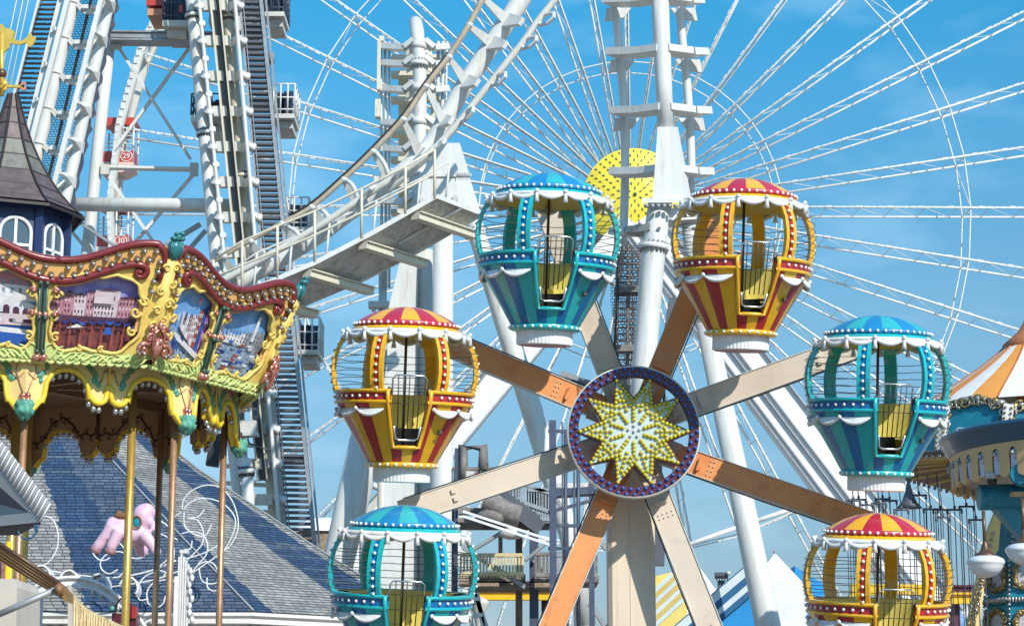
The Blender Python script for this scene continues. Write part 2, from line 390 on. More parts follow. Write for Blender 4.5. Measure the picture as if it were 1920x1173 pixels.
# ---------------------------------------------------------------- balloon wheel and its gondolas
WD=25.0
BULB={}
def one_bulb(p,r,m,parent,name='bulb'):
    me=BULB.get((r,m))
    if me is None:
        b=MB(); b.ball((0,0,0),r,0,7,5); o=b.build(name,m); BULB[(r,m)]=o.data
    else: o=bpy.data.objects.new(name,me); COL.objects.link(o)
    o.parent=parent; o.location=V(p)-parent_origin(parent); return o
def cyl(r,th,z): return V((r*sin(th),-r*cos(th),z))
def make_gondola(main,alt,dmain,dalt,label):
    """main: light colour, alt: dark colour. z=0 at bottom of the white drum; rim at ZR"""
    ZR=1.02; root=thing('balloon_gondola',label,'gondola')
    DOOR=R_(17.5)
    # canopy dome with its stripes
    b=MB(); pr=[(0.02,ZR+.99),(.12,ZR+.982),(.26,ZR+.955),(.40,ZR+.905),(.52,ZR+.84),(.585,ZR+.795)]
    b.lathe(pr,seg=64,mf=lambda k,i: 0 if ((k+2)//4)%2==0 else 1)
    b.lathe([(.585,ZR+.80),(.60,ZR+.795),(.60,ZR+.745),(.585,ZR+.742)],seg=64,m=1)
    b.lathe([(.585,ZR+.742),(.63,ZR+.725),(.665,ZR+.66),(.65,ZR+.645)],seg=64,m=2)
    b.lathe([(.65,ZR+.645),(.62,ZR+.66),(.45,ZR+.70),(.2,ZR+.74),(.01,ZR+.75)],seg=48,m=3)
    can=b.build('canopy',[dmain,dalt,main,'under'],root)
    b=MB()
    for k in range(44): b.ball(cyl(.612,2*pi*k/44,ZR+.772),.0185,0,7,5)
    stuff(b.build('bulbs','bead',can))
    def swag(z,r,a,bn,drop,rt,mb,tass=True):
        n=9; pts=[]
        for i in range(n):
            f=i/(n-1); th=a+(bn-a)*f
            pts.append(cyl(r+.012*sin(pi*f),th,z-drop*(1-(2*f-1)**2)))
        mb.tube(pts,[rt*(.55+.6*sin(pi*i/(n-1))) for i in range(n)],6,0,flat=1.0)
        # cloth web above the rope of the swag
        for i in range(n-1):
            f=i/(n-1);g=(i+1)/(n-1)
            p=cyl(r-.012,a+(bn-a)*f,z+.005);q=cyl(r-.012,a+(bn-a)*g,z+.005)
            mb.quad(p,q,pts[i+1],pts[i],0)
    b=MB(); n=14
    for k in range(n):
        a=2*pi*(k+.28)/n; swag(ZR+.675,.715,a,a+2*pi/n,.062,.026,b)
        c=cyl(.735,a,ZR+.675); b.ball(c+V((0,0,.012)),.028,0,7,5)
        b.tube([c,c-V((0,0,.05)),c-V((0,0,.115))],[.015,.021,.034],7,0)
    b.lathe([(.66,ZR+.70),(.70,ZR+.685),(.72,ZR+.665),(.70,ZR+.65),(.64,ZR+.655)],seg=56)
    b.build('swags','gwht',can)
    # ribs
    prof=[(.69,.665),(.755,.58),(.81,.47),(.84,.34),(.847,.22),(.832,.10),(.80,0.0)]
    for th in (27,90,153,207,270,333):
        t=R_(th); hw=.074; b=MB(); rows=[]
        tang=V((cos(t),sin(t),0)); rad=V((sin(t),-cos(t),0))
        for r,z in prof: rows.append(rad*r+V((0,0,z+ZR)))
        for (w0,w1,off,dp,m) in ((-hw,-hw*.42,0,.05,0),(-hw*.42,hw*.42,-.014,.045,1),(hw*.42,hw,0,.05,0)):
            vs=[]
            for p in rows:
                vs+= [p+tang*w0+rad*off,p+tang*w1+rad*off,p+tang*w1-rad*dp,p+tang*w0-rad*dp]
            fs=[]
            for i in range(len(rows)-1):
                for k in range(4): fs.append((i*4+k,i*4+(k+1)%4,(i+1)*4+(k+1)%4,(i+1)*4+k))
            b.add(vs,[f for q_,f in enumerate(fs) if q_%4==0],m); b.add(vs,[f for q_,f in enumerate(fs) if q_%4],0)
        rb=b.build('rib',[main,alt],root)
        path=smoothpath(rows,4)
        for i in range(8): one_bulb(at(path,.10+.86*i/7)+rad*.008,.0195,'bead',rb)
    # basket: stripes, open door
    b=MB(); SEG=72; zs=[(.775,-.15),(.745,-.22),(.62,-.425),(.495,-.635),(.46,-.70),(.405,-.795)]
    def inside(k): 
        th=((k+.5)/SEG*360+180)%360-180; return abs(th)<17.5
    def ring(pr,m,skip=True,mf=None):
        for i in range(len(pr)-1):
            for k in range(SEG):
                if skip and inside(k): continue
                a=2*pi*k/SEG;c=2*pi*(k+1)/SEG
                mm=mf(k) if mf else m
                o=b.add([cyl(pr[i][0],a,pr[i][1]+ZR),cyl(pr[i+1][0],a,pr[i+1][1]+ZR),cyl(pr[i+1][0],c,pr[i+1][1]+ZR),cyl(pr[i][0],c,pr[i][1]+ZR)],[(0,1,2,3)],mm,True)
    st=lambda k: 0 if (((k+1.5)//3)%2)==0 else 1
    ring(zs[:4],0,True,st); ring(zs[3:],0,False,st)
    inn=[(r-.035,z) for r,z in zs]
    ring(inn[:4],3); ring([(zs[3][0]-.035,-.635),(.02,-.635)],4,False)
    ring([(.775,-.15),(.80,-.15),(.805,-.135),(.80,-.118),(.785,-.115)],0); 
    ring([(.785,-.115),(.785,-.035)],1); ring([(.785,-.035),(.812,-.03),(.82,-.012),(.81,.006),(.73,.008),(.735,-.14)],0)
    bk=b.build('basket',[main,alt,'gwht','seat','black'],root)
    b=MB()
    for k in range(46):
        th=2*pi*(k+.5)/46
        if abs((th+pi)%(2*pi)-pi)<DOOR+.08: continue
        b.ball(cyl(.80,th,ZR-.073),.0185,0,7,5)
    stuff(b.build('bulbs','bead',bk))
    b=MB()
    a=DOOR+.07
    for k in range(12):
        sp=(2*pi-2*a)/12; swag(ZR-.215,.77,a+k*sp,a+(k+1)*sp,.07,.019,b)
        b.ball(cyl(.78,a+k*sp,ZR-.21),.026,0,7,5)
    b.build('swags','gwht',bk)
    b=MB()  # door frame
    e=DOOR
    fr=[cyl(.815,-e,ZR+.0),cyl(.785,-e,ZR-.15),cyl(.63,-e,ZR-.425),cyl(.508,-e,ZR-.635)]
    bot=[cyl(.508,-e+2*e*i/6,ZR-.635) for i in range(1,6)]
    fl=[V((-p.x,p.y,p.z)) for p in fr[::-1]]
    b.tube(fr+bot+fl,.024,6); b.build('door_frame',main,bk)
    b=MB(); b.lathe([(.39,ZR-.79),(.415,ZR-.81),(.415,ZR-.85),(.385,ZR-.865),(.33,ZR-.865)],seg=48); col_=b.build('collar',main,root)
    b=MB(); pr=[(.325,ZR-.865),(.325,.0),(.30,-.012)]
    SG=96; vs=[]
    for r,z in pr:
        for k in range(SG):
            vs.append(cyl(r+(.004 if k%2 else -.002),2*pi*k/SG,z))
    for k in range(26): one_bulb(cyl(.41,2*pi*k/26,ZR-.83),.021,'bead',col_)
    fs=[(i*SG+k,(i+1)*SG+k,(i+1)*SG+(k+1)%SG,i*SG+(k+1)%SG) for i in range(2) for k in range(SG)]
    b.add(vs,fs,0); b.lathe([(.30,-.012),(.17,-.012),(.01,-.01)],seg=48,m=1); b.build('drum',['drum','pinkrim'],root)
    b=MB(); b.tube([(0,0,ZR-.63),(0,0,ZR+.75)],.017,8); b.build('pole','brownpole',root)
    # seat
    b=MB()
    for i in range(20):
        a=R_(105+150*i/20); c=R_(105+150*(i+1)/20)
        b.quad(cyl(.62,a,ZR+.0),cyl(.62,c,ZR+.0),cyl(.53,c,ZR-.45),cyl(.53,a,ZR-.45))
        b.quad(cyl(.62,a,ZR+.0),cyl(.74,a,ZR+.0),cyl(.74,c,ZR+.0),cyl(.62,c,ZR+.0))
        b.quad(cyl(.53,a,ZR-.40),cyl(.53,c,ZR-.40),cyl(.24,c,ZR-.40),cyl(.24,a,ZR-.40))
        b.quad(cyl(.24,a,ZR-.40),cyl(.24,c,ZR-.40),cyl(.26,c,ZR-.62),cyl(.26,a,ZR-.62),1)
    b.build('seat',['seat','black'],root)
    # wires round the cage
    b=MB()
    for i in range(6):
        z=ZR+.05+.082*i; rr=.815+.03*sin(pi*(i+1)/7)
        pts=[cyl(rr,R_(33+(327-33)*k/40),z+.004*sin(k*1.7+i)) for k in range(41)]
        b.tube(pts,.0042,4)
    b.build('cage_wires','wire',root)
    # gate in the doorway
    b=MB(); w=.19; y=-.66
    def g(x,z): return V((x,-.66-.38*(z+.25) if z<0 else -.755,ZR+z))
    top=[g(-w,-.42),g(-w,.13),g(-w+.035,.165),g(w-.035,.165),g(w,.13),g(w,-.42)]
    b.tube(top,.010,6)
    for i in range(5):
        x=-w+2*w*(i+1)/6; b.tube([g(x,.165),g(x*.85,-.42)],.0065,4,1)
    for z in (.02,-.15): b.tube([g(-w,z),g(w,z)],.0045,4,1)
    b.tube([g(-.15,-.40),g(-.13,-.53),g(-.09,-.555),g(.09,-.555),g(.13,-.53),g(.15,-.40)],.013,6,0)
    for s_ in(-1,1): b.tube([g(s_*.22,-.02),g(s_*.205,-.38)],.012,5,1); b.ball(g(s_*.225,-.01),.03,1,6,4,(1,1,1.5))
    b.build('gate',['chrome','wire'],root)
    b=MB(); p=cyl(.60,R_(38),ZR-.46); b.tube([p,p+V((.02,-.05,.01))],.02,6); b.tube([p+V((.02,-.05,.01)),p+V((-.02,-.05,-.02))],.009,5); b.build('latch','wire',root)
    return root
GT='round balloon gondolas with striped basket'
spots=[(1023,487,'t','teal and blue gondola beside the yellow hub disc, in front of a beige arm'),
       (1388,497,'y','yellow and red gondola hanging beside the tapered white box of the coaster tower'),
       (1640,758,'t','teal and blue gondola hanging next to the orange striped swing canopy'),
       (1640,1130,'y','yellow and red gondola under a teal one, in front of the hanging swing seats'),
       (757,742,'y','yellow and red gondola in front of white coaster legs below the service walkway'),
       (752,1115,'t','teal and blue gondola in front of the lower edge of the shingled roof')]
proto={}
for u,v,k,lab in spots:
    if k not in proto:
        proto[k]=g=make_gondola('gteal','gblue','dteal','dblue',lab) if k=='t' else make_gondola('gyel','gred','dyel','dred',lab)
    else: g=copy_tree(proto[k])
    u-=3; g['label']=lab; g['group']=GT
    p=P(u,v,WD); g.location=(p.x,p.y,p.z-1.02); g.rotation_euler=(R_(7),R_(.9+.25*math.sin(u)),R_(7+.8*math.sin(v)))
    if v<600: g.scale=(1.025,)*3; g.location.z-=.02
# wheel
wb=ground(1182,WD+1.9)
wh=thing('ferris_wheel','small wheel of orange and beige arms round a bulb covered star, on a beige column','ferris wheel',wb)
HD=WD+1.2; TD=WD+.93
arms=[(1168,765,1028,395,'b'),(1208,768,1366,383,'o'),(1232,783,1640,636,'b'),(1230,843,1640,986,'o'),(1140,770,757,610,'o'),(1130,838,752,962,'b'),(1170,858,985,1290,'o'),(1206,860,1376,1290,'b')]
for a in arms:
    p=P(a[0],a[1],HD+.10); q=P(a[2],a[3],TD+.12)
    d=(q-p).normalized(); sdv=d.cross(V((0,1,0))).normalized(); nrm=sdv.cross(d)
    b=MB(); b.beam(p,q,.285,.12,0,up=nrm)
    # flange lips along both edges
    for s_ in(-1,1):
        b.beam(p+sdv*s_*.1475,q+sdv*s_*.1475,.010,.15,1,up=nrm)
    if nrm.y>0: nrm=-nrm
    f=p.lerp(q,.74)
    for k in(-1,1): b.box(f+sdv*.05*k+nrm*.075,(.055,.05,.03),0,Matrix((sdv,d,nrm)).transposed())
    for kk in (.245,.262):
        for s2 in (-.09,-.03,.03,.09): c_=p.lerp(q,kk)+sdv*s2+nrm*.062; b.tube([c_,c_+nrm*.014],.010,6,1)
    b.tube([p.lerp(q,.12)-sdv*.163+nrm*.03,p.lerp(q,.5)-sdv*.172+nrm*.02,p.lerp(q,.97)-sdv*.163+nrm*.03],.008,5,2)
    f=p.lerp(q,.20); b.box(f+nrm*.075,(.13,.05,.05),0,Matrix((sdv,d,nrm)).transposed()); b.box(f+nrm*.11,(.18,.03,.02),0,Matrix((sdv,d,nrm)).transposed())
    ob=b.build('arm',['arm_o' if a[4]=='o' else 'arm_b','offwhite','black'],wh)
    ob['label']='orange painted arm' if a[4]=='o' else 'beige painted arm'
    b=MB(); b.tube([q+V((0,-.02,0)),P(a[2],a[3],WD+.25)],.04,8); b.build('axle','grey',ob)
# column
b=MB(); c0=ground(1182,WD+1.9); hw=.294; top=Zv(800,WD+1.9)
pl=[(-hw+.05,-.25),(hw-.05,-.25),(hw,-.2),(hw,.25),(-hw,.25),(-hw,-.2)]
b.prism(pl,c0,(1,0,0),(0,1,0),(0,0,top))
for z in (1.2,2.6): b.box(c0+V((0,-.253,z)),(.5,.008,.02),1)
b.box(c0+V((-.02,-.253,top/2)),(.008,.008,top-.4),1)
b.box(c0+V((-hw-.02,-.05,1.6)),(.025,.1,3.2),2)
b.box(c0+V((0,0,.15)),(1.1,1.1,.3),0)
b.build('column',['column','arm_b','offwhite'],wh)
# hub behind the star
b=MB(); hc=P(1188,810,HD+.1)
b.lathe([(.01,.32),(.34,.32),(.34,-.06),(.01,-.06)],seg=20); 
rot=Matrix.Rotation(pi/2,3,'X'); b.v=[tuple(rot@V(x)+hc) for x in b.v]
for k in range(8):
    t=2*pi*(k+.5)/8; b.box(hc+V((cos(t)*.5,-.08,sin(t)*.5)),(.24,.1,.14),0,Matrix.Rotation(-t,3,'Y'))
for k in range(4): 
    t=2*pi*k/4+.6; b.tube([hc+V((.1*cos(t),-.10,.1*sin(t))),hc+V((.6*cos(t+.5),-.12,.6*sin(t+.5)))],.012,5,1)
b.build('hub',['hubpink','black'],wh)
# the star and ring
SD=WD+.72; oc=P(1188,810,SD); s=px(1,SD)
def sp(r,a,y=0): return oc+V((r*cos(a)*s,y,r*sin(a)*s))
b=MB(); n=80
for (ra,rb,ya,yb,m) in ((126,126,-.07,.07,1),(126,123,-.07,-.08,1),(123,105,-.062,-.062,0),(105,105,-.062,.05,0),(123,123,-.08,-.062,1),(126,105,.07,.05,0)):
    for k in range(n):
        a=2*pi*k/n;c=2*pi*(k+1)/n; b.quad(sp(ra,a,ya),sp(rb,a,yb),sp(rb,c,yb),sp(ra,c,ya),m)
rg=b.build('ring',['maroon','offwhite'],wh)
b=MB()
for k in range(48):
    a=2*pi*k/48; b.ball(sp(119.5,a,-.075),.0235,0,8,5); b.ball(sp(109.5,a+pi/48,-.075),.0235,0,8,5)
stuff(b.build('bulbs','bbulb',rg))
b=MB(); pts=[]
for k in range(20):
    a=pi*k/10; pts.append((110 if k%2==0 else 66,a))
inner=[(r*.955-1.0,a) for r,a in pts]
def star(pt,y): return [sp(r,a,y) for r,a in pt]
A=star(pts,-.07);B=star(pts,.05);C=star(inner,-.072)
for k in range(20):
    j=(k+1)%20; b.quad(A[k],A[j],B[j],B[k],1); b.quad(A[k],C[k],C[j],A[j],1)
b.add(star([(r*.955-1.0,a) for r,a in pts],-.066),[tuple(range(20))],0)
b.add(star(pts,.045),[tuple(range(19,-1,-1))],1)
stt=b.build('star',['starp','maroon'],wh)
b=MB()
def instar(r,a,mar):
    t=((a+pi/10)%(pi/5))-pi/10; x=r*cos(t); y=abs(r*sin(t))
    x0,y0=108,0; x1,y1=64*cos(pi/10),64*sin(pi/10)
    nx,ny=(y1-y0),-(x1-x0); L=math.hypot(nx,ny)
    return ((x0-x)*nx+(y0-y)*ny)/L>mar if True else False
done=[]
def tryb(r,a,mar=4.0,mn=8.0):
    x,y=r*cos(a),r*sin(a)
    if r<17 or not instar(r,a,mar): return
    if any((x-p)**2+(y-q)**2<mn*mn for p,q in done): return
    done.append((x,y))
for k in range(10):
    a=pi*k/5
    for r in (101,): tryb(r,a,1.0,7)
    for r in (22,29,36,44): tryb(r,a+pi/10,3,6.5)
    for f in range(1,7):
        for s_ in (-1,1):
            p=V((101,0)).lerp(V((59*cos(pi/10),59*sin(pi/10)*s_)),f/6); tryb(p.length-1.5,a+math.atan2(p.y,p.x),2.0,7.4)
    for r in (88,79,70,61,52,43): tryb(r,a,3,7.4)
rb2=random.Random(11)
for i in range(9000):
    r=38+62*rb2.random(); tryb(r,rb2.random()*2*pi,3.2,7.5)
for x,y in done: b.ball(oc+V((x*s,-.08,y*s)),.0258,0,8,5)
for k in range(6): b.ball(sp(11 if k else 0,2*pi*k/5+.3,-.08),.019,1,8,5)
stuff(b.build('bulbs',['ybulb','gbulb'],stt))
# ---------------------------------------------------------------- giant observation wheel
GD=130.0; gs=px(1,GD)*1.031; YW=R_(1.5)
gc=P(1183,388,GD)
gax=V((sin(YW)*-1,cos(YW),0)); gx=V((cos(YW),sin(YW),0)); gz=V((0,0,1))
gw=thing('observation_wheel','giant white observation wheel with thin spokes and a yellow dimpled hub disc','ferris wheel',(gc.x,gc.y,0))
def GP(r,a,d=0): return gc+gx*(r*cos(a)*gs)+gz*(r*sin(a)*gs)+gax*d
R0=972; PH=R_(.2); DEP=2.3
def spoke(k):
    a=PH+k*2*pi/40; return a
# one spoke mesh about the hub, shared by all
def spoke_mb():
    b=MB()
    def q(r,d): return V((r*gs,d,0))
    b.tube([q(60,-.2),q(R0,0)],.058,5); b.tube([q(60,DEP+.2),q(R0,DEP)],.075,5)
    i=0; r=120
    while r<R0:
        b.tube([q(r,0),q(r,DEP)],.03,4)
        b.tube([q(r,0),q(min(r+62,R0),DEP)],.022,4)
        r+=62
    return b
def led_mb():
    b=MB(); r=75; k=0
    while r<R0-8:
        h=.15 if k%4 else .24
        b.box(((r+7)*gs,-.05,.04),(.40,.11,h*.62),0); b.box(((r+1)*gs,-.03,.02),(.12,.1,.12),1)
        r+=14.5; k+=1
    return b
me=None
for k in range(40):
    a=spoke(k)
    if me is None:
        s0=MB(); s0=spoke_mb(); o=s0.build('spoke','wheelwhite'); me=o.data
        l=led_mb().build('light_strip',['led','grey']); lme=l.data
    else:
        o=bpy.data.objects.new('spoke',me); COL.objects.link(o)
        l=bpy.data.objects.new('light_strip',lme); COL.objects.link(l)
    o.parent=gw; o.location=gc-V((gc.x,gc.y,0))
    o.rotation_euler=(Matrix.Rotation(YW,3,'Z')@Matrix.Rotation(-a,3,'Y')).to_euler()
    l.parent=o; l.location=(0,0,0)
for nm,rad,rt in (('inner_ring',285,.045),('middle_ring',641,.05)):
    b=MB()
    for d in (0,DEP): b.tube([GP(rad,spoke(k),d) for k in range(40)],rt,5,closed=True)
    for k in range(40):
        b.tube([GP(rad,spoke(k),0),GP(rad,spoke(k),DEP)],rt,4)
        if rad>400 and k%4==0: b.tube([GP(rad,spoke(k),0),GP(rad,spoke(k+1),DEP)],.03,4)
    b.build(nm,'wheelwhite',gw)
b=MB()
for d in (0,DEP):
    for k in range(40): b.beam(GP(R0,spoke(k),d),GP(R0,spoke(k+1),d),.38,.5)
for k in range(40):
    b.beam(GP(R0,spoke(k),0),GP(R0,spoke(k),DEP),.25,.25); b.beam(GP(R0,spoke(k),0),GP(R0,spoke(k+1),DEP),.14,.14)
rm=b.build('rim','offwhite',gw)
b=MB()
for k in range(40):
    for i in range(10):
        p=GP(R0+3,spoke(k),-.22).lerp(GP(R0+3,spoke(k+1),-.22),(i+.5)/10); b.box(p,(.22,.10,.3),0)
stuff(b.build('light_strip','led',rm))
# hub disc: yellow dome with dark slots
b=MB(); fr=-2.6; rad=93*gs
def HP(r,t,y): return gc+gx*(r*sin(t))+gz*(r*cos(t))+gax*y
rings=[(0.01,fr-.55),(.3,fr-.52),(.6,fr-.35),(.85,fr-.1),(1,fr+.1),(1,fr+.5),(.5,fr+.9)]
N=48
for i in range(len(rings)-1):
    for k in range(N):
        a=2*pi*k/N;c=2*pi*(k+1)/N
        b.add([HP(rings[i][0]*rad,a,rings[i][1]),HP(rings[i+1][0]*rad,a,rings[i+1][1]),HP(rings[i+1][0]*rad,c,rings[i+1][1]),HP(rings[i][0]*rad,c,rings[i][1])],[(0,1,2,3)],0,True)
def hy(f):
    for i in range(len(rings)-1):
        if rings[i][0]<=f<=rings[i+1][0]+1e-6:
            t=(f-rings[i][0])/(rings[i+1][0]-rings[i][0]); return rings[i][1]+(rings[i+1][1]-rings[i][1])*t
    return fr
for j in range(9):
    f=.13+.1*j; n=max(6,int(44*f))
    for k in range(n):
        t=2*pi*(k+.5*(j%2))/n; p=HP(f*rad,t,hy(f)-.03)
        d=(gx*sin(t)+gz*cos(t)); b.beam(p-d*.085,p+d*.085,.065,.05,1,up=gax)
b.ball(HP(0,0,fr-.6),.12,1)
b.build('hub_disc',['wyellow','greydk'],gw)

b=MB(); b.tube([HP(0,0,fr+.6),HP(0,0,DEP+2.6)],1.15,24); b.tube([HP(0,0,-.4),HP(0,0,-.1)],1.9,24); b.tube([HP(0,0,DEP+.1),HP(0,0,DEP+.4)],1.9,24); b.build('axle','wheelwhite',gw)
# A-frame legs: front pair and rear pair
def leg(u0,v0,u1,v1,D0,D1,wid,strips):
    b=MB(); p=P(u0,v0,D0); q=P(u1,v1,D1); q=p+(q-p)*((p.z)/(p.z-q.z))
    b.beam(p,q,wid,1.2,0,up=(0,1,0),w2=wid*1.15,h2=1.6)
    d=(q-p).normalized(); s_=d.cross(V((0,1,0))).normalized()
    for f in strips:
        b.beam(p+s_*f*wid+V((0,-.75,0)),q+s_*f*wid*1.15+V((0,-.95,0)),.09,.22,1,up=(0,1,0))
    return b
leg(1182,420,823,852,126.5,124,1.45,(.5,)).build('leg','white grey'.split() if 0 else ['white','grey'],gw)
leg(1198,420,1532,860,126,124,2.5,(-.5,-.40,-.14,-.02,.46)).build('leg',['tentw','grey'],gw)
leg(1170,420,846,800,133.5,136,1.6,(.4,)).build('leg',['offwhite','grey'],gw)
# gantry braces low on the wheel
b=MB(); 
for p,q in (((1250,1035),(1390,985)),((1390,985),(1480,955))): b.tube([P(*p,124),P(*q,124)],.13,8)
b.build('brace','wheelwhite',gw)
# cabins
def cabin(u,v,num):
    o=P(u,v,GD+1.0); c=thing('wheel_cabin','red and white wheel cabin numbered %s, %s'%(num,'hanging behind the X braced bent' if num=='29' else 'peeping out just above the carousel top'),'cabin',o,'numbered cabins on the giant wheel')
    k=px(1,GD)
    b=MB(); pr=[(-34,0),(-30,9),(30,9),(34,0),(26,-2),(22,-9),(10,-4),(0,-8),(-10,-4),(-22,-9),(-26,-2)]
    b.prism([(x*k,y*k) for x,y in pr],o+V((0,-.9,0)),(1,0,0),(0,0,1),(0,1.8,0),0); b.build('roof','cabred',c)
    b=MB()
    for x in(-29,-6,6,29):
        for y in(-.85,.85): b.tube([o+V((x*k,y,-8*k)),o+V((x*k,y,-92*k))],.06,5)
    for i in range(6):
        z=-28-8*i
        for y in(-.85,.85):
            b.tube([o+V((6*k,y,z*k)),o+V((29*k,y,z*k))],.025,4); b.tube([o+V((-29*k,y,z*k)),o+V((-6*k,y,z*k))],.025,4)
        b.tube([o+V((29*k,-.85,z*k)),o+V((29*k,.85,z*k))],.025,4)
    b.build('cage','wheelwhite',c)
    b=MB(); pr=[(-30,-62),(-28,-70),(0,-70),(4,-66),(27,-60),(30,-58),(30,-82),(-30,-82)]
    pr=[(-30,-60),(-12,-60),(-10,-66),(4,-66),(6,-60),(24,-60),(30,-56),(30,-82),(-30,-82)]
    b.prism([(x*k,y*k) for x,y in pr],o+V((0,-.95,0)),(1,0,0),(0,0,1),(0,1.9,0),0); side=b.build('side_panel','cabred',c)
    b=MB(); b.prism([(-31*k,-82*k),(31*k,-82*k),(31*k,-90*k),(10*k,-102*k),(-31*k,-102*k)],o+V((0,-1,0)),(1,0,0),(0,0,1),(0,2,0),0); b.build('floor','cabpink',c)
    t=text_mesh(num,.48,'winwhite',.01,0,'number')
    t.parent=side; t.location=V((17*k,-.985,-70*k)); t.rotation_euler=(pi/2,0,0)
    b=MB(); b.tube([o+V((17*k+11*k*cos(2*pi*i/20),-.97,-70*k+10*k*sin(2*pi*i/20))) for i in range(20)],.03,4,closed=True); b.build('number_ring','winwhite',side)
cabin(228,236,'29'); cabin(218,392,'30')
# ---------------------------------------------------------------- roller coaster
def cline(pts): return [P(*p) for p in pts]
def rail_tie(b,a,c,w=.14,t=.1,m=0): b.beam(a,c,w,t,m,up=(0,1,0))
def flange(b,p,axis,r,th,m=0,bolts=14,mb=1):
    axis=V(axis).normalized(); x=axis.orthogonal().normalized(); y=axis.cross(x)
    b.tube([p-axis*th/2,p+axis*th/2],r,20,m)
    for k in range(bolts):
        t=2*pi*k/bolts; c=p+(x*cos(t)+y*sin(t))*(r-.05); b.tube([c-axis*th*1.1,c+axis*th*1.1],.035,6,mb)
def scaf_rail(b,pts,h,n,rt=.025,m=0,mids=1,up=V((0,0,1))):
    """posts and rails along a path"""
    for j in range(mids+1):
        b.tube([p+up*h*(1-j/(mids+1)) for p in pts],rt,5,m)
    for i in range(n+1): p=at(pts,i/n); b.tube([p,p+up*h],rt*1.2,5,m)
# --- steep lift hill at far left
LD=60.0
def slope(u0,u1,v0,v1):      # line continued well past both ends of the frame
    d=(u1-u0)/(v1-v0); return lambda v: u0+(v-v0)*d
lift=thing('lift_hill','steep white coaster lift hill with twin tubes and blue netting, rising beside the spired cupola','roller coaster',ground(60,LD))
T1=slope(138,68,0,293);T2=slope(205,140,0,293)
VS=[-160,0,150,300,450,640,900,1150]
b=MB(); b.tube([P(T1(v),v,LD) for v in VS],px(13,LD),16); b.build('tube_spine','white',lift)
b=MB(); b.tube([P(T2(v),v,LD) for v in VS],px(12,LD),16); b.build('tube_spine','white',lift)
for us in ((113,43,8,-1),(127,55,9,-1.3),(190,118,9,-1.3)):
    f=slope(us[0],us[1],0,283); b=MB(); b.beam(P(f(-160),-160,LD+us[3]),P(f(900),900,LD+us[3]),px(us[2],LD),.16,up=(0,1,0)); b.build('running_rail','white',lift)
f1=slope(122,50,0,283)
for i in range(14):
    b=MB(); v=-60+66*i; c=P(T1(v),v,LD); dd_=(P(T1(v+4),v+4,LD)-c).normalized()
    b.tube([c-dd_*.03,c+dd_*.03],px(14.5,LD),18,1)
    mid1=P(T1(v)+20,v+14,LD-.2); mid2=P(T2(v)-20,v+16,LD-.2); e=P(T2(v)-8,v+6,LD-.1)
    b.beam(c+V((.1,-.05,0)),mid1,.16,.09,1,up=(0,1,0)); b.beam(mid1,mid2,.20,.10,0,up=(0,1,0)); b.beam(mid2,e,.16,.09,1,up=(0,1,0))
    for s_ in(-9,7): b.box(mid1.lerp(mid2,.5)+V((px(s_,LD),-.08,.09)),(.17,.16,.12),0)
    k_=P(f1(v)+1,v-16,LD-1.15); b.tube([k_+V((-.05,-.1,0)),k_+V((.12,.1,-.03))],.075,8,0); b.beam(k_,c+V((-.2,0,0)),.08,.06,0,up=(0,1,0))
    b.build('cross_tie',['white','offwhite'],lift)
f2=slope(190,118,0,283)
for i in range(15):
    b=MB(); v=-70+66*i; q=P(T2(v)-5,v+20,LD-.3); a=P(f2(v)+3,v-4,LD-1.2); c=P(T2(v)-2,v-2,LD-.3)
    o=b.add([a,c,q,a+V((.12,.5,0)),c+V((.12,.5,0)),q+V((.12,.5,0))],[(0,1,2),(5,4,3),(0,3,4,1),(1,4,5,2),(2,5,3,0)],0)
    b.box(a+V((0,-.05,0)),(.16,.2,.2),0)
    b.build('bracket','white',lift)
b=MB(); f3=slope(172,102,0,293)
pts=[P(f3(v),v,LD+.2) for v in VS]; b.tube([p+V((0,-.1,0)) for p in pts],.05,5); b.build('chain','brownpole',lift)
def netstrip(fa,fb,va,vb,D,n,wob=0):
    b=MB(); L=0
    for i in range(n):
        v0=va+(vb-va)*i/n; v1=va+(vb-va)*(i+1)/n
        w0=wob*sin(i*1.9)+wob*.6*sin(i*4.1); w1=wob*sin((i+1)*1.9)+wob*.6*sin((i+1)*4.1)
        A_=P(fa(v0),v0,D);B_=P(fb(v0)+w0,v0,D);C_=P(fb(v1)+w1,v1,D);D_=P(fa(v1),v1,D)
        h=(D_-A_).length; wd=(B_-A_).length
        b.uvquad(A_,B_,C_,D_,[(0,L),(wd,L),(wd,L+h),(0,L+h)]); L+=h
    return b
netstrip(lambda v:T1(v)+10,lambda v:T2(v)-6,-120,500,LD+.6,12).build('net','net',lift)
netstrip(lambda v:T1(v)-150,lambda v:T1(v)-60,-120,420,LD+3.5,10).build('net','net',lift) if 0 else None
b=netstrip(lambda v:T2(v)+9,lambda v:T2(v)+19,-120,470,LD+.3,60,3); b.build('net_edge','navy',lift)
for sft in (0,10,22):
    b=MB(); b.tube([P(T1(v)-85-sft+v*.03,v,LD+2) for v in (-160,100,330)],.022,4); b.build('guy_wire','offwhite',lift)
b=MB(); fl=slope(75,15,0,230); fr_=slope(112,48,0,260)
b.beam(P(fl(-150),-150,LD+1.5),P(fl(640),640,LD+1.5),px(5,LD),.3,up=(0,1,0)); b.build('stair_stringer','white',lift)
b=MB(); v=-120
while v<640:
    a=P(fl(v)+3,v,LD+1.5);c=P(fr_(v),v,LD+1.5); b.beam(a,c,.16,.035,up=(0,0,1)); v+=9.2
b.beam(P(fr_(-150),-150,LD+1.6),P(fr_(640),640,LD+1.6),.1,.2,up=(0,1,0))
b.build('stair_treads','greydk',lift)
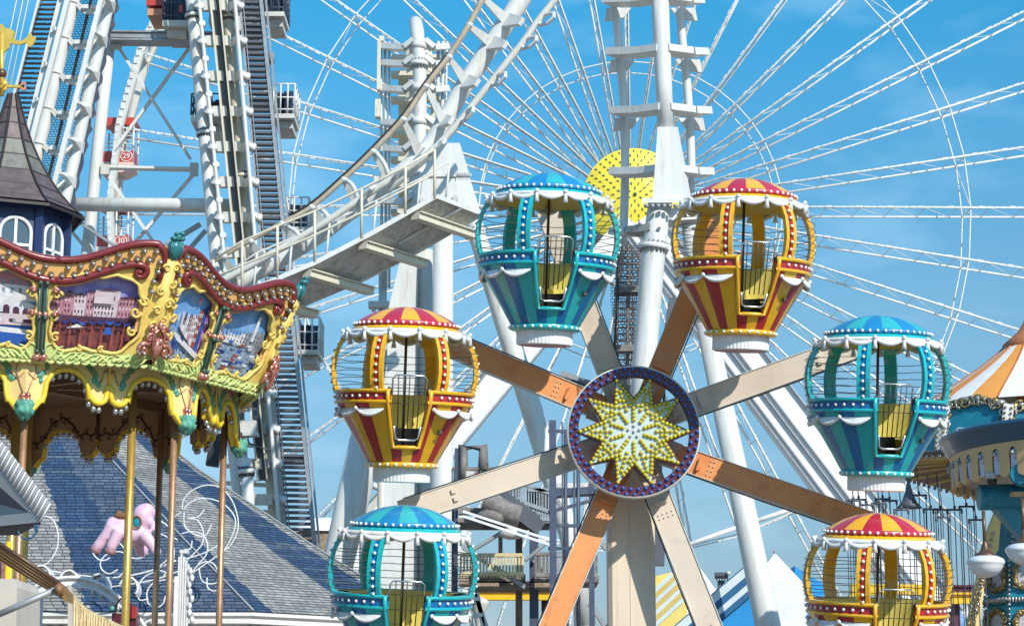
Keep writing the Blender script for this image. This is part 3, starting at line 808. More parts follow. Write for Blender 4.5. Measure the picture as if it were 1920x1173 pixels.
# --- X braced bent that carries both lifts
BD=62.0
bent=thing('support_bent','white X braced steel bent between the two coaster lifts','support frame',ground(280,BD))
b=MB(); b.tube([P(207,60,BD),P(182,290,BD),P(160,510,BD),P(128,860,BD)],px(12,BD),16)
g_=P(128,860,BD); b.tube([g_,V((g_.x-.3,BD,0))],px(12,BD),16); b.build('column','white',bent)
b=MB(); b.beam(P(208,69,BD-.3),P(420,74,BD-.3),.5,px(12,BD)); b.beam(P(208,64,BD-.3),P(420,67,BD-.3),.62,.05); b.beam(P(208,79,BD-.3),P(420,82,BD-.3),.62,.05); b.build('girder','grey',bent)
b=MB(); b.tube([P(128,383,BD-1),P(380,385,BD-1),P(440,386,BD-1)],px(13.5,BD),18); b.build('cross_tube','white',bent)
b=MB(); b.beam(P(196,314,BD),P(368,318,BD),.3,px(5,BD)); b.build('strut','white',bent)
for k,l in enumerate([((222,88),(357,298)),((354,92),(214,282)),((200,325),(306,480)),((362,328),(240,470)),((120,415),(180,490))]):
    b=MB(); b.beam(P(*l[0],BD+.15*(k%2)),P(*l[1],BD+.15*(k%2)),px(6,BD),.12,up=(0,1,0)); b.build('brace','white',bent)
for l in [((143,413),(226,468),5),((376,420),(294,470),7),((386,432),(345,478),6)]:
    b=MB(); b.beam(P(*l[0],BD-.6),P(*l[1],BD-.6),px(l[2],BD),.2,up=(0,1,0)); b.build('brace','grey',bent)
for p in ((218,82,22,24),(197,318,16,20),(364,318,16,26)):
    b=MB(); b.box(P(p[0],p[1],BD-.15),(px(p[2],BD),.12,px(p[3],BD))); b.build('gusset','offwhite',bent)
# --- second lift: twin tubes, rails, chain, ladder
L2=60.0; SL=.093
tw=thing('vertical_lift','near vertical white coaster lift with dark chain slot, ladder and side platforms','roller coaster',ground(470,L2))
VV=[-120,0,200,400,600,800,970,1150]
def ln(u0,s_=SL): return lambda v:u0+s_*v
a1=ln(359,.095); a2=ln(424,.093)
for f,r,m in ((a1,12,'white'),(a2,10.5,'cream')):
    b=MB(); b.tube([P(f(v),v,L2) for v in VV],px(r,L2),16)
    for v in (30,250) if m=='white' else (32,330): flange(b,P(f(v),v,L2),P(f(v+1),v+1,L2)-P(f(v),v,L2),px(r+4,L2),.1,0,14,1)
    b.build('tube_spine',[m,'greydk'],tw)
for u0,s_,wd,dd,m in ((373,.098,6.5,-.8,'white'),(440,.085,7,-.8,'white')):
    f=ln(u0,s_); b=MB(); b.tube([P(f(v),v,L2+dd) for v in VV],px(wd/2+.3,L2),10); b.build('running_rail',m,tw)
b=MB()
for u0,wd,m,dd in ((395,3.5,0,-.5),(408,5,1,-.45),(412,2,0,-.6),(400,9,2,-.3)):
    f=ln(u0,.099); b.beam(P(f(-120),-120,L2+dd),P(f(900),900,L2+dd),px(wd,L2),.2,m,up=(0,1,0))
b.build('chain_channel',['cream','wire','greydk'],tw)
fr1=ln(373,.098); fr2=ln(440,.085)
for i in range(17):
    b=MB(); v=-60+66*i
    b.beam(P(a1(v)+6,v,L2-.2),P(fr1(v)+8,v+6,L2-.4),.24,.1,up=(0,1,0)); b.beam(P(fr1(v)+6,v+6,L2-.4),P(a2(v)+1,v+6,L2-.35),.3,.2,1,up=(0,1,0))
    c=P(fr2(v)+3,v,L2-.6); b.beam(P(a2(v),v+12,L2-.2),c,.24,.08,up=(0,1,0)); b.tube([c+V((-.02,0,0)),c+V((.13,-.1,-.16)),c+V((.13,.15,.0))],.12,8,0)
    b.build('cross_tie',['white','offwhite'],tw)
b=MB()
for i in range(36):
    v=-60+33*i; c=P(fr1(v)-7,v,L2-.75); b.tube([c+V((.16,-.1,-.10)),c+V((.12,.2,-.12))],.095,8,0)
stuff(b.build('rail_clips',['white','offwhite'],tw))
b=MB(); fl=ln(450,.0875); fr_=ln(490,.098)
for f,wd in ((fl,4.5),(ln(456,.0875),1.5),(fr_,7),(ln(499,.098),3)):
    b.beam(P(f(-120),-120,L2-.5),P(f(1025),1025,L2-.5),px(wd,L2),.25,up=(0,1,0))
ld=b.build('ladder','grey',tw)
b=MB(); v=-100
while v<1020:
    b.beam(P(fl(v),v,L2-.45),P(fr_(v),v+.6,L2-.45),.26,.07,up=(0,0,1)); v+=10.6
for v in (60,195,862): b.beam(P(fl(v),v,L2-.3),P(fr_(v),v,L2-.3),.4,.22,up=(0,0,1))
b.build('rungs','greydk',ld)
b=MB()
for u,v in ((504,190),(448,560),(452,745)): pass
b.tube([P(434,300,L2+.3),P(449,470,L2+.3)],.05,5); b.tube([P(441,300,L2+.3),P(456,470,L2+.3)],.05,5); b.tube([P(427,180,L2+.3),P(436,300,L2+.3)],.035,5)
b.build('conduit','brownpole',tw)
def platform(u0,u1,vdeck,vtop,dark,rail='white',th=9,D=L2,dd=1.4):
    b=MB(); a=P(u0,vdeck,D); c=P(u1,vdeck,D); t=px(th,D)
    b.box(((a.x+c.x)/2,D+dd/2,a.z-t/2),(c.x-a.x,dd,t),0); b.box(((a.x+c.x)/2,D+dd*.6,a.z-t-.12),((c.x-a.x)*.75,dd*.8,.22),1)
    pf=b.build('platform',['offwhite','deck'],tw)
    b=MB(); h=px(vdeck-vtop,D)
    cor=[V((a.x,D+.03,a.z)),V((c.x,D+.03,a.z)),V((c.x,D+dd-.03,a.z)),V((a.x,D+dd-.03,a.z))]
    for i in range(4): 
        p,q=cor[i],cor[(i+1)%4]
        for f in (1,.55,.15): b.tube([p+V((0,0,h*f)),q+V((0,0,h*f))],.025,5)
        for k in range(3): r=p.lerp(q,k/3); b.tube([r,r+V((0,0,h))],.028,5)
    b.build('railing',rail,pf)
    if dark:
        b=MB(); pts=[]
        for i in range(9): 
            x=a.x+(c.x-a.x)*(.1+.8*i/8); pts.append((x,.3*random.random()))
        for i in range(8):
            h0=h*(.75-.4*random.random())
            b.quad(V((pts[i][0],D+.1+pts[i][1],a.z)),V((pts[i+1][0],D+.1+pts[i+1][1],a.z)),V((pts[i+1][0],D+.1+pts[i+1][1],a.z+h*.8)),V((pts[i][0],D+.1+pts[i][1],a.z+h*.8)))
        b.build('netting','navy',pf)
platform(495,533,22,-40,True,'navy'); platform(512,552,213,152,True); platform(537,578,425,366,True); platform(557,598,655,592,True)
platform(358,415,215,172,True,'navy',14); platform(305,352,38,-30,True,'navy',12,L2+.8); platform(440,480,30,-30,False,'greydk',30,L2+1,1.6); platform(392,430,20,-40,False,'navy',26,L2+1,1.6)
b=MB(); b.box(P(297,18,L2+2),(px(34,L2),1.4,px(16,L2)),0); b.box(P(297,36,L2+2),(px(30,L2),1.3,px(14,L2)),1); b.build('booth',['cabred','cabor'],tw)
b=MB(); b.box(P(339,17,L2+.7),(.1,.1,.22)); b.build('extinguisher','cabred',tw)
b=MB(); b.tube([P(508,100,L2),P(509,118,L2)],.1,8); b.tube([P(508,118,L2),P(508,122,L2)],.03,6); b.build('floodlight','grey',tw)
# junction box and cable low on the lift, beside the carousel
b=MB(); c=P(465,800,L2-1); b.box(c,(.5,.3,.34),0); b.box(c+V((0,0,-.22)),(.6,.4,.1),0)
for s_ in(-1,1): b.box(c+V((s_*.2,-.05,.36)),(.14,.3,.3),1)
b.tube(smoothpath([c+V((0,0,-.25)),c+V((.05,0,-.45)),c+V((.3,0,-.55)),c+V((.7,.3,-.65))]),.025,5,1); b.build('junction_box',['offwhite','greydk'],tw)
# lower structure: horizontal ties with bolted column
b=MB()
for v in (700,765,832,873,905,955): b.beam(P(420,v,L2+1),P(515,v+5,L2+1),.3,px(6,L2))
for u in (440,505): b.tube([P(u,640,L2+1),P(u+26,1000,L2+1)],px(9,L2),12)
b.build('tie_frame','white',tw)
b=MB(); p=P(462,868,L2-.8); q=P(470,1010,L2-.8); b.tube([p,q],px(11,L2),16); flange(b,P(462,884,L2-.8),q-p,px(16,L2),.12,0,20,1); b.ball(p,px(11,L2),0,16,8); b.build('column',['white','greydk'],tw)
b=MB(); b.box(P(403,843,L2+.5),(.35,.3,.95),0,Matrix.Rotation(.15,3,'Y')); b.build('cover','black',tw)
for u in (375,430,520): 
    b=MB(); b.tube([P(u,960,L2+2),ground(u,L2+2)],px(12,L2),12); b.build('foot_column','white',tw)
# --- rear vertical loop (seen end on)
SD_=56.0
lp=thing('vertical_loop','white coaster loop seen end on, stacked V ties behind its round topped tube','roller coaster',ground(780,SD_))
b=MB(); pts=[P(779,43,SD_+1.0),P(781,52,SD_+.3),P(783,70,SD_),P(787,150,SD_),P(786,300,SD_),P(782,420,SD_)]
b.tube(smoothpath(pts,5),px(13.5,SD_),18); b.ball(pts[0],px(13.5,SD_),0,18,8); flange(b,P(786,121,SD_),(0.02,0,1),px(19,SD_),.12,0,16,1); b.build('tube_spine',['white','grey'],lp)
lev=[(86,713,842),(117,715,842),(165,716,842),(228,715,842),(172+105,718,840),(205+120,718,838),(375,716,836),(430,716,836)]
for v,ul,ur in lev:
    b=MB()
    for ue in (ul,ur):
        sg=1 if ue>780 else -1
        k1=P(786+sg*24,v+4,SD_+.1); k0=P(786+sg*8,v-9,SD_); e=P(ue-sg*6,v+2,SD_+.5)
        b.beam(k0,k1,.35,.14,up=(0,0,1)); b.beam(k1,e,.3,.16,0,up=(0,0,1))
        b.add([k0+V((0,-.05,.1)),k1+V((0,-.05,.1)),k1+V((0,-.05,-.25)),k0+V((0,-.05,-.3)),k0+V((0,.05,.1)),k1+V((0,.05,.1)),k1+V((0,.05,-.25)),k0+V((0,.05,-.3))],[(0,1,2,3),(7,6,5,4),(0,4,5,1),(2,6,7,3)],1)
    b.tube([P(786,v-5,SD_),P(786,v+7,SD_)],px(16,SD_),16); b.build('cross_tie',['white','cream'],lp)
    b=MB(); b.box(P(760,v+24,SD_+1.5),(px(56,SD_),.4,px(9,SD_)),0); b.box(P(800,v+22,SD_+1.6),(px(56,SD_),.3,px(7,SD_)),0); b.build('rear_tie','cream',lp)
for u0,u1,w_ in ((714,716,5),(722,724,5),(730,730,4),(822,818,6),(831,826,6),(838,832,4)):
    b=MB(); b.tube([P(u0,78,SD_+.6),P((u0+u1)/2,260,SD_+.6),P(u1,540 if u0<760 else 420,SD_+.7)],px(w_/2+.3,SD_),8); b.build('running_rail','offwhite',lp)
for (u,v,w_,h_) in ((711,125,7,100),(709,205,11,36),(706,345,9,25),(716,75,10,10)):
    b=MB(); b.box(P(u,v,SD_+.5),(px(w_,SD_),.3,px(h_,SD_))); b.build('brake_plate','cream',lp)
b=MB(); b.beam(P(757,135,SD_+2),P(757,440,SD_+2),px(20,SD_),.4); b.beam(P(812,130,SD_+2),P(812,300,SD_+2),px(9,SD_),.3); b.build('rear_column','cream',lp)
# --- big box pier under the curve
pr_=thing('box_pier','white tapered box pier with bolted flanges beside the service walkway','support column',ground(880,54))
def frust(b,top,bot,D,dd,m0=0,m1=1,skew=.62):
    """tapered box from front-face pixel outline; right side face steps back"""
    (tl,tm,tr,tv),(bl,bm,br,bv)=top,bot
    A_=[P(tl,tv,D),P(tm,tv,D),P(tr,tv,D+dd)]; B_=[P(bl,bv,D),P(bm,bv,D),P(br,bv,D+dd)]
    A_.append(A_[0]+(A_[2]-A_[1])); B_.append(B_[0]+(B_[2]-B_[1]))
    b.add(A_+B_,[(0,1,2,3),(7,6,5,4),(0,4,5,1),(1,5,6,2),(2,6,7,3),(3,7,4,0)],m0)
b=MB(); frust(b,(826,840,862,268),(790,852,880,326),54,.9); b.build('head','white',pr_)
b=MB(); frust(b,(786,855,884,325),(786,855,884,331),53.95,1.0)
for k in range(6): b.tube([P(858+k*4.5,324,53.93+.15*k),P(858+k*4.5,333,53.93+.15*k)],.018,6,1)
b.build('flange',['white','grey'],pr_)
b=MB(); frust(b,(792,853,880,331),(783,866,898,386),54,.9)
for u,v in ((792,375),(854,371)): b.tube([P(u,v,53.9),P(u,v,54.05)],.08,10)
b.build('body','white',pr_)
b=MB(); b.tube([P(880,384,54.6),P(893,435,54.6),P(945,600,54.6),P(1010,810,54.6),P(1046,930,54.6),P(1068,1010,54.6),P(1100,1173,54.6)],[px(17,54.6),px(17,54.6),px(20,54.6),px(21,54.6),px(20,54.6),px(18,54.6),px(18,54.6)],18); flange(b,P(889,436,54.6),(.3,0,-1),px(22,54.6),.1,0,14,1)
g_=P(1100,1173,54.6); b.tube([g_,V((g_.x+.2,54.6,0))],px(18,54.6),18); b.build('leg',['white','grey'],pr_)
# --- sweeping curve
TD_=50.0
tr=thing('curved_track','white coaster track sweeping down in a curve from the top edge behind the carousel','roller coaster',ground(640,TD_))
Lr=[(903,0),(880,45),(842,105),(799,160),(756,222),(700,282),(645,335),(585,387),(530,418),(470,450),(400,489),(300,540)]
Sp=[(985,-12),(938,60),(905,110),(868,165),(835,225),(800,280),(745,330),(690,372),(640,410),(600,440),(540,478),(480,512),(420,545),(320,600)]
Rr=[(1040,0),(1010,38),(980,80),(940,130),(900,180),(860,230),(815,278),(770,312),(700,357),(650,390),(600,423),(540,458),(480,492),(410,530),(310,585)]
ext=lambda L,d:[(L[0][0]+d[0],L[0][1]+d[1])]+L
Lp=smoothpath([P(u,v,TD_-.1) for u,v in ext(Lr,(25,-60))],8); Sc=smoothpath([P(u,v,TD_+.7) for u,v in ext(Sp,(40,-60))],8); Rp=smoothpath([P(u,v,TD_-.3) for u,v in ext(Rr,(40,-60))],8)
b=MB(); n=len(Lp); b.tube(Lp,[px(6.5-2*i/n,TD_) for i in range(n)],10); b.build('running_rail','cream' if 0 else mat('rail_worn',(.50,.42,.31),.35,.15,c2=(.33,.27,.2),amt=.4,scale=2),tr)
b=MB(); b.tube([p+V((-.03,-.04,.075)) for p in Lp[24:70]],.03,5); b.build('wear_strip','black',tr)
b=MB(); n=len(Sc); b.tube(Sc,[px(19.5-5*i/n,TD_) for i in range(n)],20); b.build('tube_spine','white',tr)
b=MB(); b.tube(Rp,px(7,TD_),10); b.build('running_rail','offwhite',tr)
b=MB()
TI=[((916,0),(978,40),(1037,19)),((878,45),(940,82),(1037,15)),((842,105),(896,158),(994,79)),((799,160),(848,226),(958,136)),((756,222),(796,284),(913,196)),((696,284),(738,332),(866,255)),((643,336),(672,377),(802,300)),((584,388),(612,430),(748,332)),((530,420),(560,462),(640,410)),((470,452),(500,500),(560,455)),((420,480),(445,528),(500,485))]
def near(path,u,v):
    t=P(u,v,TD_); return min(range(len(path)),key=lambda i:((path[i].x-t.x)**2+(path[i].z-t.z)**2))
for k,(l,s_,r) in enumerate(TI):
    b=MB()
    i=near(Lp,*l); j=near(Sc,*s_); a=Lp[i]; c=Sc[j]; d=(Sc[min(j+1,len(Sc)-1)]-Sc[max(j-1,0)]).normalized()
    w_=px(18,TD_); n_=V((0,.16,0))
    c2=c+V((0,-px(14,TD_),0)); A_=[a+d*.06,c2+d*w_*.5,c2-d*w_*.7,a-d*.06]
    A_[0]+=V((0,0,-.04)); A_[3]+=V((0,0,-.04))
    b.add(A_+[x+n_ for x in A_],[(0,1,2,3),(7,6,5,4),(0,4,5,1),(1,5,6,2),(2,6,7,3),(3,7,4,0)],0)
    b.ball(a+V((0,0,-.02)),.085,0,8,5,(1.2,1,1))
    # bracket with an open hexagon to the outer rail
    q=c+d.cross(V((0,1,0))).normalized()*px(34,TD_)*(1 if d.cross(V((0,1,0))).x>0 else -1)
    jj=min(range(len(Rp)),key=lambda i:(Rp[i]-q).length); e=Rp[jj]
    o_=(e-c).normalized(); 
    if k<7:
        m1=c.lerp(e,.55)+V((0,-.2,0))
        b.beam(c2,m1,.42,.10,up=(0,1,0),w2=.2); 
        h0=e+o_*.10-d*.10; 
        hex_=[h0+o_*x+d*y for x,y in ((-.06,-.10),(.06,-.26),(.34,-.32),(.46,-.20),(.34,-.02),(.1,.06))]
        h_=MB(); h_.tube([x+V((0,.05,0)) for x in hex_],.05,5,0,closed=True,smooth=False); h_.build('bracket','white',tr)
        pass
    else:
        b.beam(c2,e,.3,.1,up=(0,1,0),w2=.16)
    b.build('tie','white',tr)
# hoop supports linking rail to spine low on the curve
b=MB()
for (p0,p1,p2) in (((643,335),(664,352),(674,400)),((592,388),(612,402),(622,440)),((704,285),(722,310),(730,345)),((540,425),(560,440),(568,470))):
    b.tube(smoothpath([P(*p0,TD_),P(*p1,TD_-.3),P(*p2,TD_)],5),px(4.5,TD_),8)
b.build('hoops','white',tr)
# --- walkway
WK=48.0
wk=thing('service_walkway','white railed service walkway slung under the curved coaster track, seen from below','walkway',ground(660,WK))
Ne=[(400,572),(430,560),(500,531),(592,492),(700,436),(818,368)]; 
A_=[P(u,v,WK+.0) for u,v in Ne]
# far edge: same height, further away
B_=[P(u,v,D) for u,v,D in ((440,580,0),(492,563,0),(562,534,0),(640,505,0),(755,455,0),(885,402,0))] if 0 else [V((p.x+1.05,p.y+1.7,p.z)) for p in A_]
b=MB()
for i in range(len(A_)-1):
    b.quad(A_[i],A_[i+1],B_[i+1],B_[i],0 if i<4 else 1); 
    up=V((0,0,.05)); b.quad(A_[i]+up,B_[i]+up,B_[i+1]+up,A_[i+1]+up,0)
b.build('deck',['deck','mesh'],wk)
b=MB()
for i in range(len(A_)-1):
    b.beam(A_[i],A_[i+1],.06,px(9,WK)); b.beam(B_[i],B_[i+1],.06,px(7,WK))
b.beam(A_[-1],B_[-1],.06,px(9,WK)); b.beam(A_[-1].lerp(A_[-2],.0)*1.0+V((.55,.9,-.05)),A_[-2]+V((.55,.9,-.05)),.06,.06); b.build('edge_beam','white',wk)
for f in (.30,.56,.76,.93):
    b=MB(); a=at(A_,f)+V((.02,.05,-.16)); c=at(B_,f)+V((.3,.35,-.16)); b.beam(a,c,.24,.14); b.beam(a+V((0,0,.09)),c+V((0,0,.09)),.36,.03)
    b.build('cross_beam','cream',wk)
b=MB(); top=[(400,487),(454,452),(520,424),(590,396),(678,354),(760,313),(815,280)]; bas=[(400,560),(454,545),(520,520),(590,490),(678,446),(760,400),(815,372)]
for k in(0,.48):
    b.tube([P(t[0],t[1]+(q[1]-t[1])*k,WK-.02) for t,q in zip(top,bas)],.03,6)
for t,q in zip(top,bas): b.tube([P(*t,WK-.02),P(*q,WK-.02)],.035,6)
b.build('railing','cream',wk)
b=MB(); b.tube([P(t[0]+28,t[1]+22,WK+1.7) for t in top],.025,6)
for t,q in zip(top,bas): b.tube([P(t[0]+28,t[1]+22,WK+1.7),P(q[0]+20,q[1]+10,WK+1.7)],.03,6)
b.build('railing','white',wk)
# --- piers below the curve
pa=thing('tapered_leg','white tapered box leg rising between the walkway and a yellow gondola dome','support column',ground(745,53))
b=MB(); frust(b,(755,782,792,468),(728,778,790,580),53,.8); frust(b,(728,778,790,580),(655,718,740,1173),53,.8) if 0 else None
frust(b,(728,778,790,580),(715,775,790,1173),53,.8); g_=P(750,1173,53.4); b.tube([g_,V((g_.x,53.4,0))],.5,12); b.build('leg','white',pa)
def column(u0,v0,u1,v1,r0,r1,D,m,label,fl=None,cap=True):
    c=thing('support_column',label,'support column',ground(u1,D),'white coaster support tubes')
    p=P(u0,v0,D); q=P(u1,v1,D); b=MB(); g=q+(q-p)*(q.z/max(.1,(p.z-q.z)))
    b.tube([p,q,g],[px(r0,D),px(r1,D),px(r1,D)],20); b.build('shaft',m,c)
    if fl:
        for v in fl:
            f=(v-v0)/(v1-v0); b=MB(); flange(b,p.lerp(q,f),q-p,px(r0+(r1-r0)*f+7,D),.12,0,14,1); b.build('flange',['white','grey'],c)
    return c
column(831,440,828,960,19,22,52.5,'white','thick plain white tube right of the tapered leg above a yellow gondola')
column(797,470,800,960,17,17,53.5,'offwhite','shaded white tube squeezed between the tapered leg and the thick plain tube')
column(718,470,714,1173,8,8,57,'offwhite','thin aged white post with a bracket, left of the tapered leg')
b=MB(); b.box(P(711,572,56.8),(px(40,57),.4,px(11,57))); b.beam(P(701,576,56.8),P(699,606,56.8),.1,.2); b.box(P(700,612,56.8),(px(26,57),.3,px(12,57))); tag(b.build('bracket_beam','offwhite',None,P(711,580,57)),'short white bracket beam fixed across the thin aged post','bracket')
column(712,655,640,1000,19,24,55,'white','white tube leaning outward at its foot, beside the shingle roof slope')
column(752,900,752,1173,18,18,58,'wallw','middle of the three upright tubes directly above the lower teal gondola')
column(728,900,728,1173,13,13,59,'cream','cream upright tube, left of the three above the lower teal gondola')
column(790,900,792,1173,14,14,58.5,'white','right of the three upright tubes above the lower teal gondola')
column(745,650,722,745,11,17,56.5,'white','flanged stub tube seen through the cage of a yellow gondola',[660])
b=MB(); b.tube([P(690,905,58),P(722,920,58)],px(6,58),8); b.tube([P(678,960,58.5),P(678,1000,58.5),ground(678,58.5)],px(4,58),6,1); tag(b.build('strut_tube',['white','grey'],None,P(690,905,58)),'short white strut joining the leaning tube to the upright tubes','strut')
column(1314,560,1440,1173,19,24,52,'white','long leaning white tube running down right of the star, towards the blue striped tent')
# --- middle tower piece
MD=50.0
mt=thing('tower_track','upright white coaster track with a central tube, side rails and yoke ties over the star','roller coaster',ground(1225,MD))
b=MB(); b.tube([P(1236,-60,MD),P(1240,60,MD),P(1244,150,MD),P(1248,245,MD)],[px(17,MD),px(17,MD),px(16.5,MD),px(16,MD)],20); b.build('tube_spine','white',mt)
for l in (((1151,-40),(1158,60),(1170,200),(1172,330),(1168,460)),((1270,-40),(1278,60),(1290,180),(1296,300),(1294,360))):
    b=MB(); b.tube(smoothpath([P(u,v,MD+1.3) for u,v in l]),px(8.5,MD),12); b.build('running_rail','white',mt)
for v,ul,ur,cu in ((0,1138,1305,1238),(97,1146,1314,1242),(207,1154,1320,1246),(321,1152,1324,1250),(432,1156,1215,1230)):
    b=MB(); cu_=P(cu,v-4,MD)
    for ue in (ul,ur):
        sg=1 if ue>cu else -1
        if v>400 and sg>0: continue
        kx=cu+sg*46; k=P(kx,v+2,MD+.5); e=P(ue,v+3,MD+1.0)
        b.beam(cu_,k,.5,.17); b.beam(k,e,.5,.18)
        f0=P(ue,v+3,MD+1.0)
        if v<300: b.add([f0+V((0,.25,-.08)),f0+V((sg*-.62,.25,-.08)),f0+V((sg*-.45,.25,-.33)),f0+V((sg*.05,.25,-.42))]+[f0+V((0,.35,-.08)),f0+V((sg*-.62,.35,-.08)),f0+V((sg*-.45,.35,-.33)),f0+V((sg*.05,.35,-.42))],[(0,1,2,3),(7,6,5,4),(0,4,5,1),(1,5,6,2),(2,6,7,3),(3,7,4,0)],0)
    b.build('yoke_tie','white',mt)
b=MB(); frust(b,(1233,1262,1271,238),(1224,1282,1296,371),MD-.25,.5); b.build('taper_box','white',mt)
b=MB(); frust(b,(1205,1282,1296,371),(1203,1280,1294,380),MD-.35,.9)
for k in range(7): b.tube([P(1212+11*k,383,MD-.38),P(1212+11*k,389,MD-.38)],.06,6,1)
b.build('flange',['white','grey'],mt)
b=MB(); b.tube([P(1238,378,MD+.1),P(1226,465,MD+.1),P(1207,690,MD+.1),P(1195,900,MD+.1)],[px(23,MD)]*4,20); flange(b,P(1226,464,MD+.1),(.1,0,1),px(29,MD),.12,0,18,1)
p=P(1226,405,MD-.2); 
for u,v in ((1236,428),(1300,428)): b.tube([P(u,v,MD-.25),P(u,v,MD+.1)],.05,6,1)
g_=P(1195,900,MD+.1); b.tube([g_,V((g_.x-.1,MD+.1,0))],px(23,MD),20); b.build('leg',['white','grey'],mt)
b=MB(); b.beam(P(1240,410,MD+.4),P(1320,405,MD+.8),.9,.3); b.tube([P(1290,380,MD+.6),P(1300,470,MD+.6),P(1320,600,MD+.6)],[px(17,MD),px(18,MD),px(19,MD)],16); b.build('branch','white',mt)
# netted ladder behind the leg
nl=thing('netted_ladder','dark caged ladder draped in black netting behind the central white leg','ladder',ground(1180,54))
b=MB(); 
for u in (1158,1178,1200,1206): b.tube([P(u,455,54),P(u-6,1173,54)],.05,5)
for i in range(30): b.tube([P(1158,470+12*i,54),P(1202,470+12*i,54)],.025,4)
for v in (545,655,770,900): b.beam(P(1152,v,53.8),P(1208,v,53.8),.5,.16)
b.tube([P(1158,1173,54),ground(1158,54)],.06,5); b.tube([P(1196,1173,54),ground(1196,54)],.06,5); b.build('frame','tarp',nl)
b=netstrip(lambda v:1152+8*sin(v*.02),lambda v:1212-(v-450)*.02,460,1000,53.6,12,5); b.build('net','net',nl)
b=netstrip(lambda v:1166+4*sin(v*.03),lambda v:1200,470,800,54.3,10,3); b.build('net','net',nl)
b=MB(); b.tube(smoothpath([P(1172,440,53.5),P(1160,500,53.5),P(1158,560,53.5),P(1150,700,53.5),P(1156,900,53.5)]),.03,5); b.tube(smoothpath([P(1258,600,53.5),P(1250,690,53.5),P(1244,760,53.5),P(1235,1000,53.5)]),.035,5); b.build('cable','black',nl)
b=MB(); b.beam(P(1262,560,54),P(1240,700,54),.35,.2); b.beam(P(1236,940,54),P(1234,1060,54),.3,.3); b.build('bracing','greydk',nl)
# ---------------------------------------------------------------- carousel (octagon)
CC=V((-5.28,23.03,0)); car=thing('carousel','ornate yellow and maroon octagonal carousel top with canal paintings and bulb lined valance','carousel',CC)
RV=2.17
def vv(k,r=RV,z=0): a=R_(-33+45*k); return CC+V((r*cos(a),r*sin(a),z))
ZT,ZA,ZN,ZL,ZB=5.70,5.40,5.27,5.10,4.93
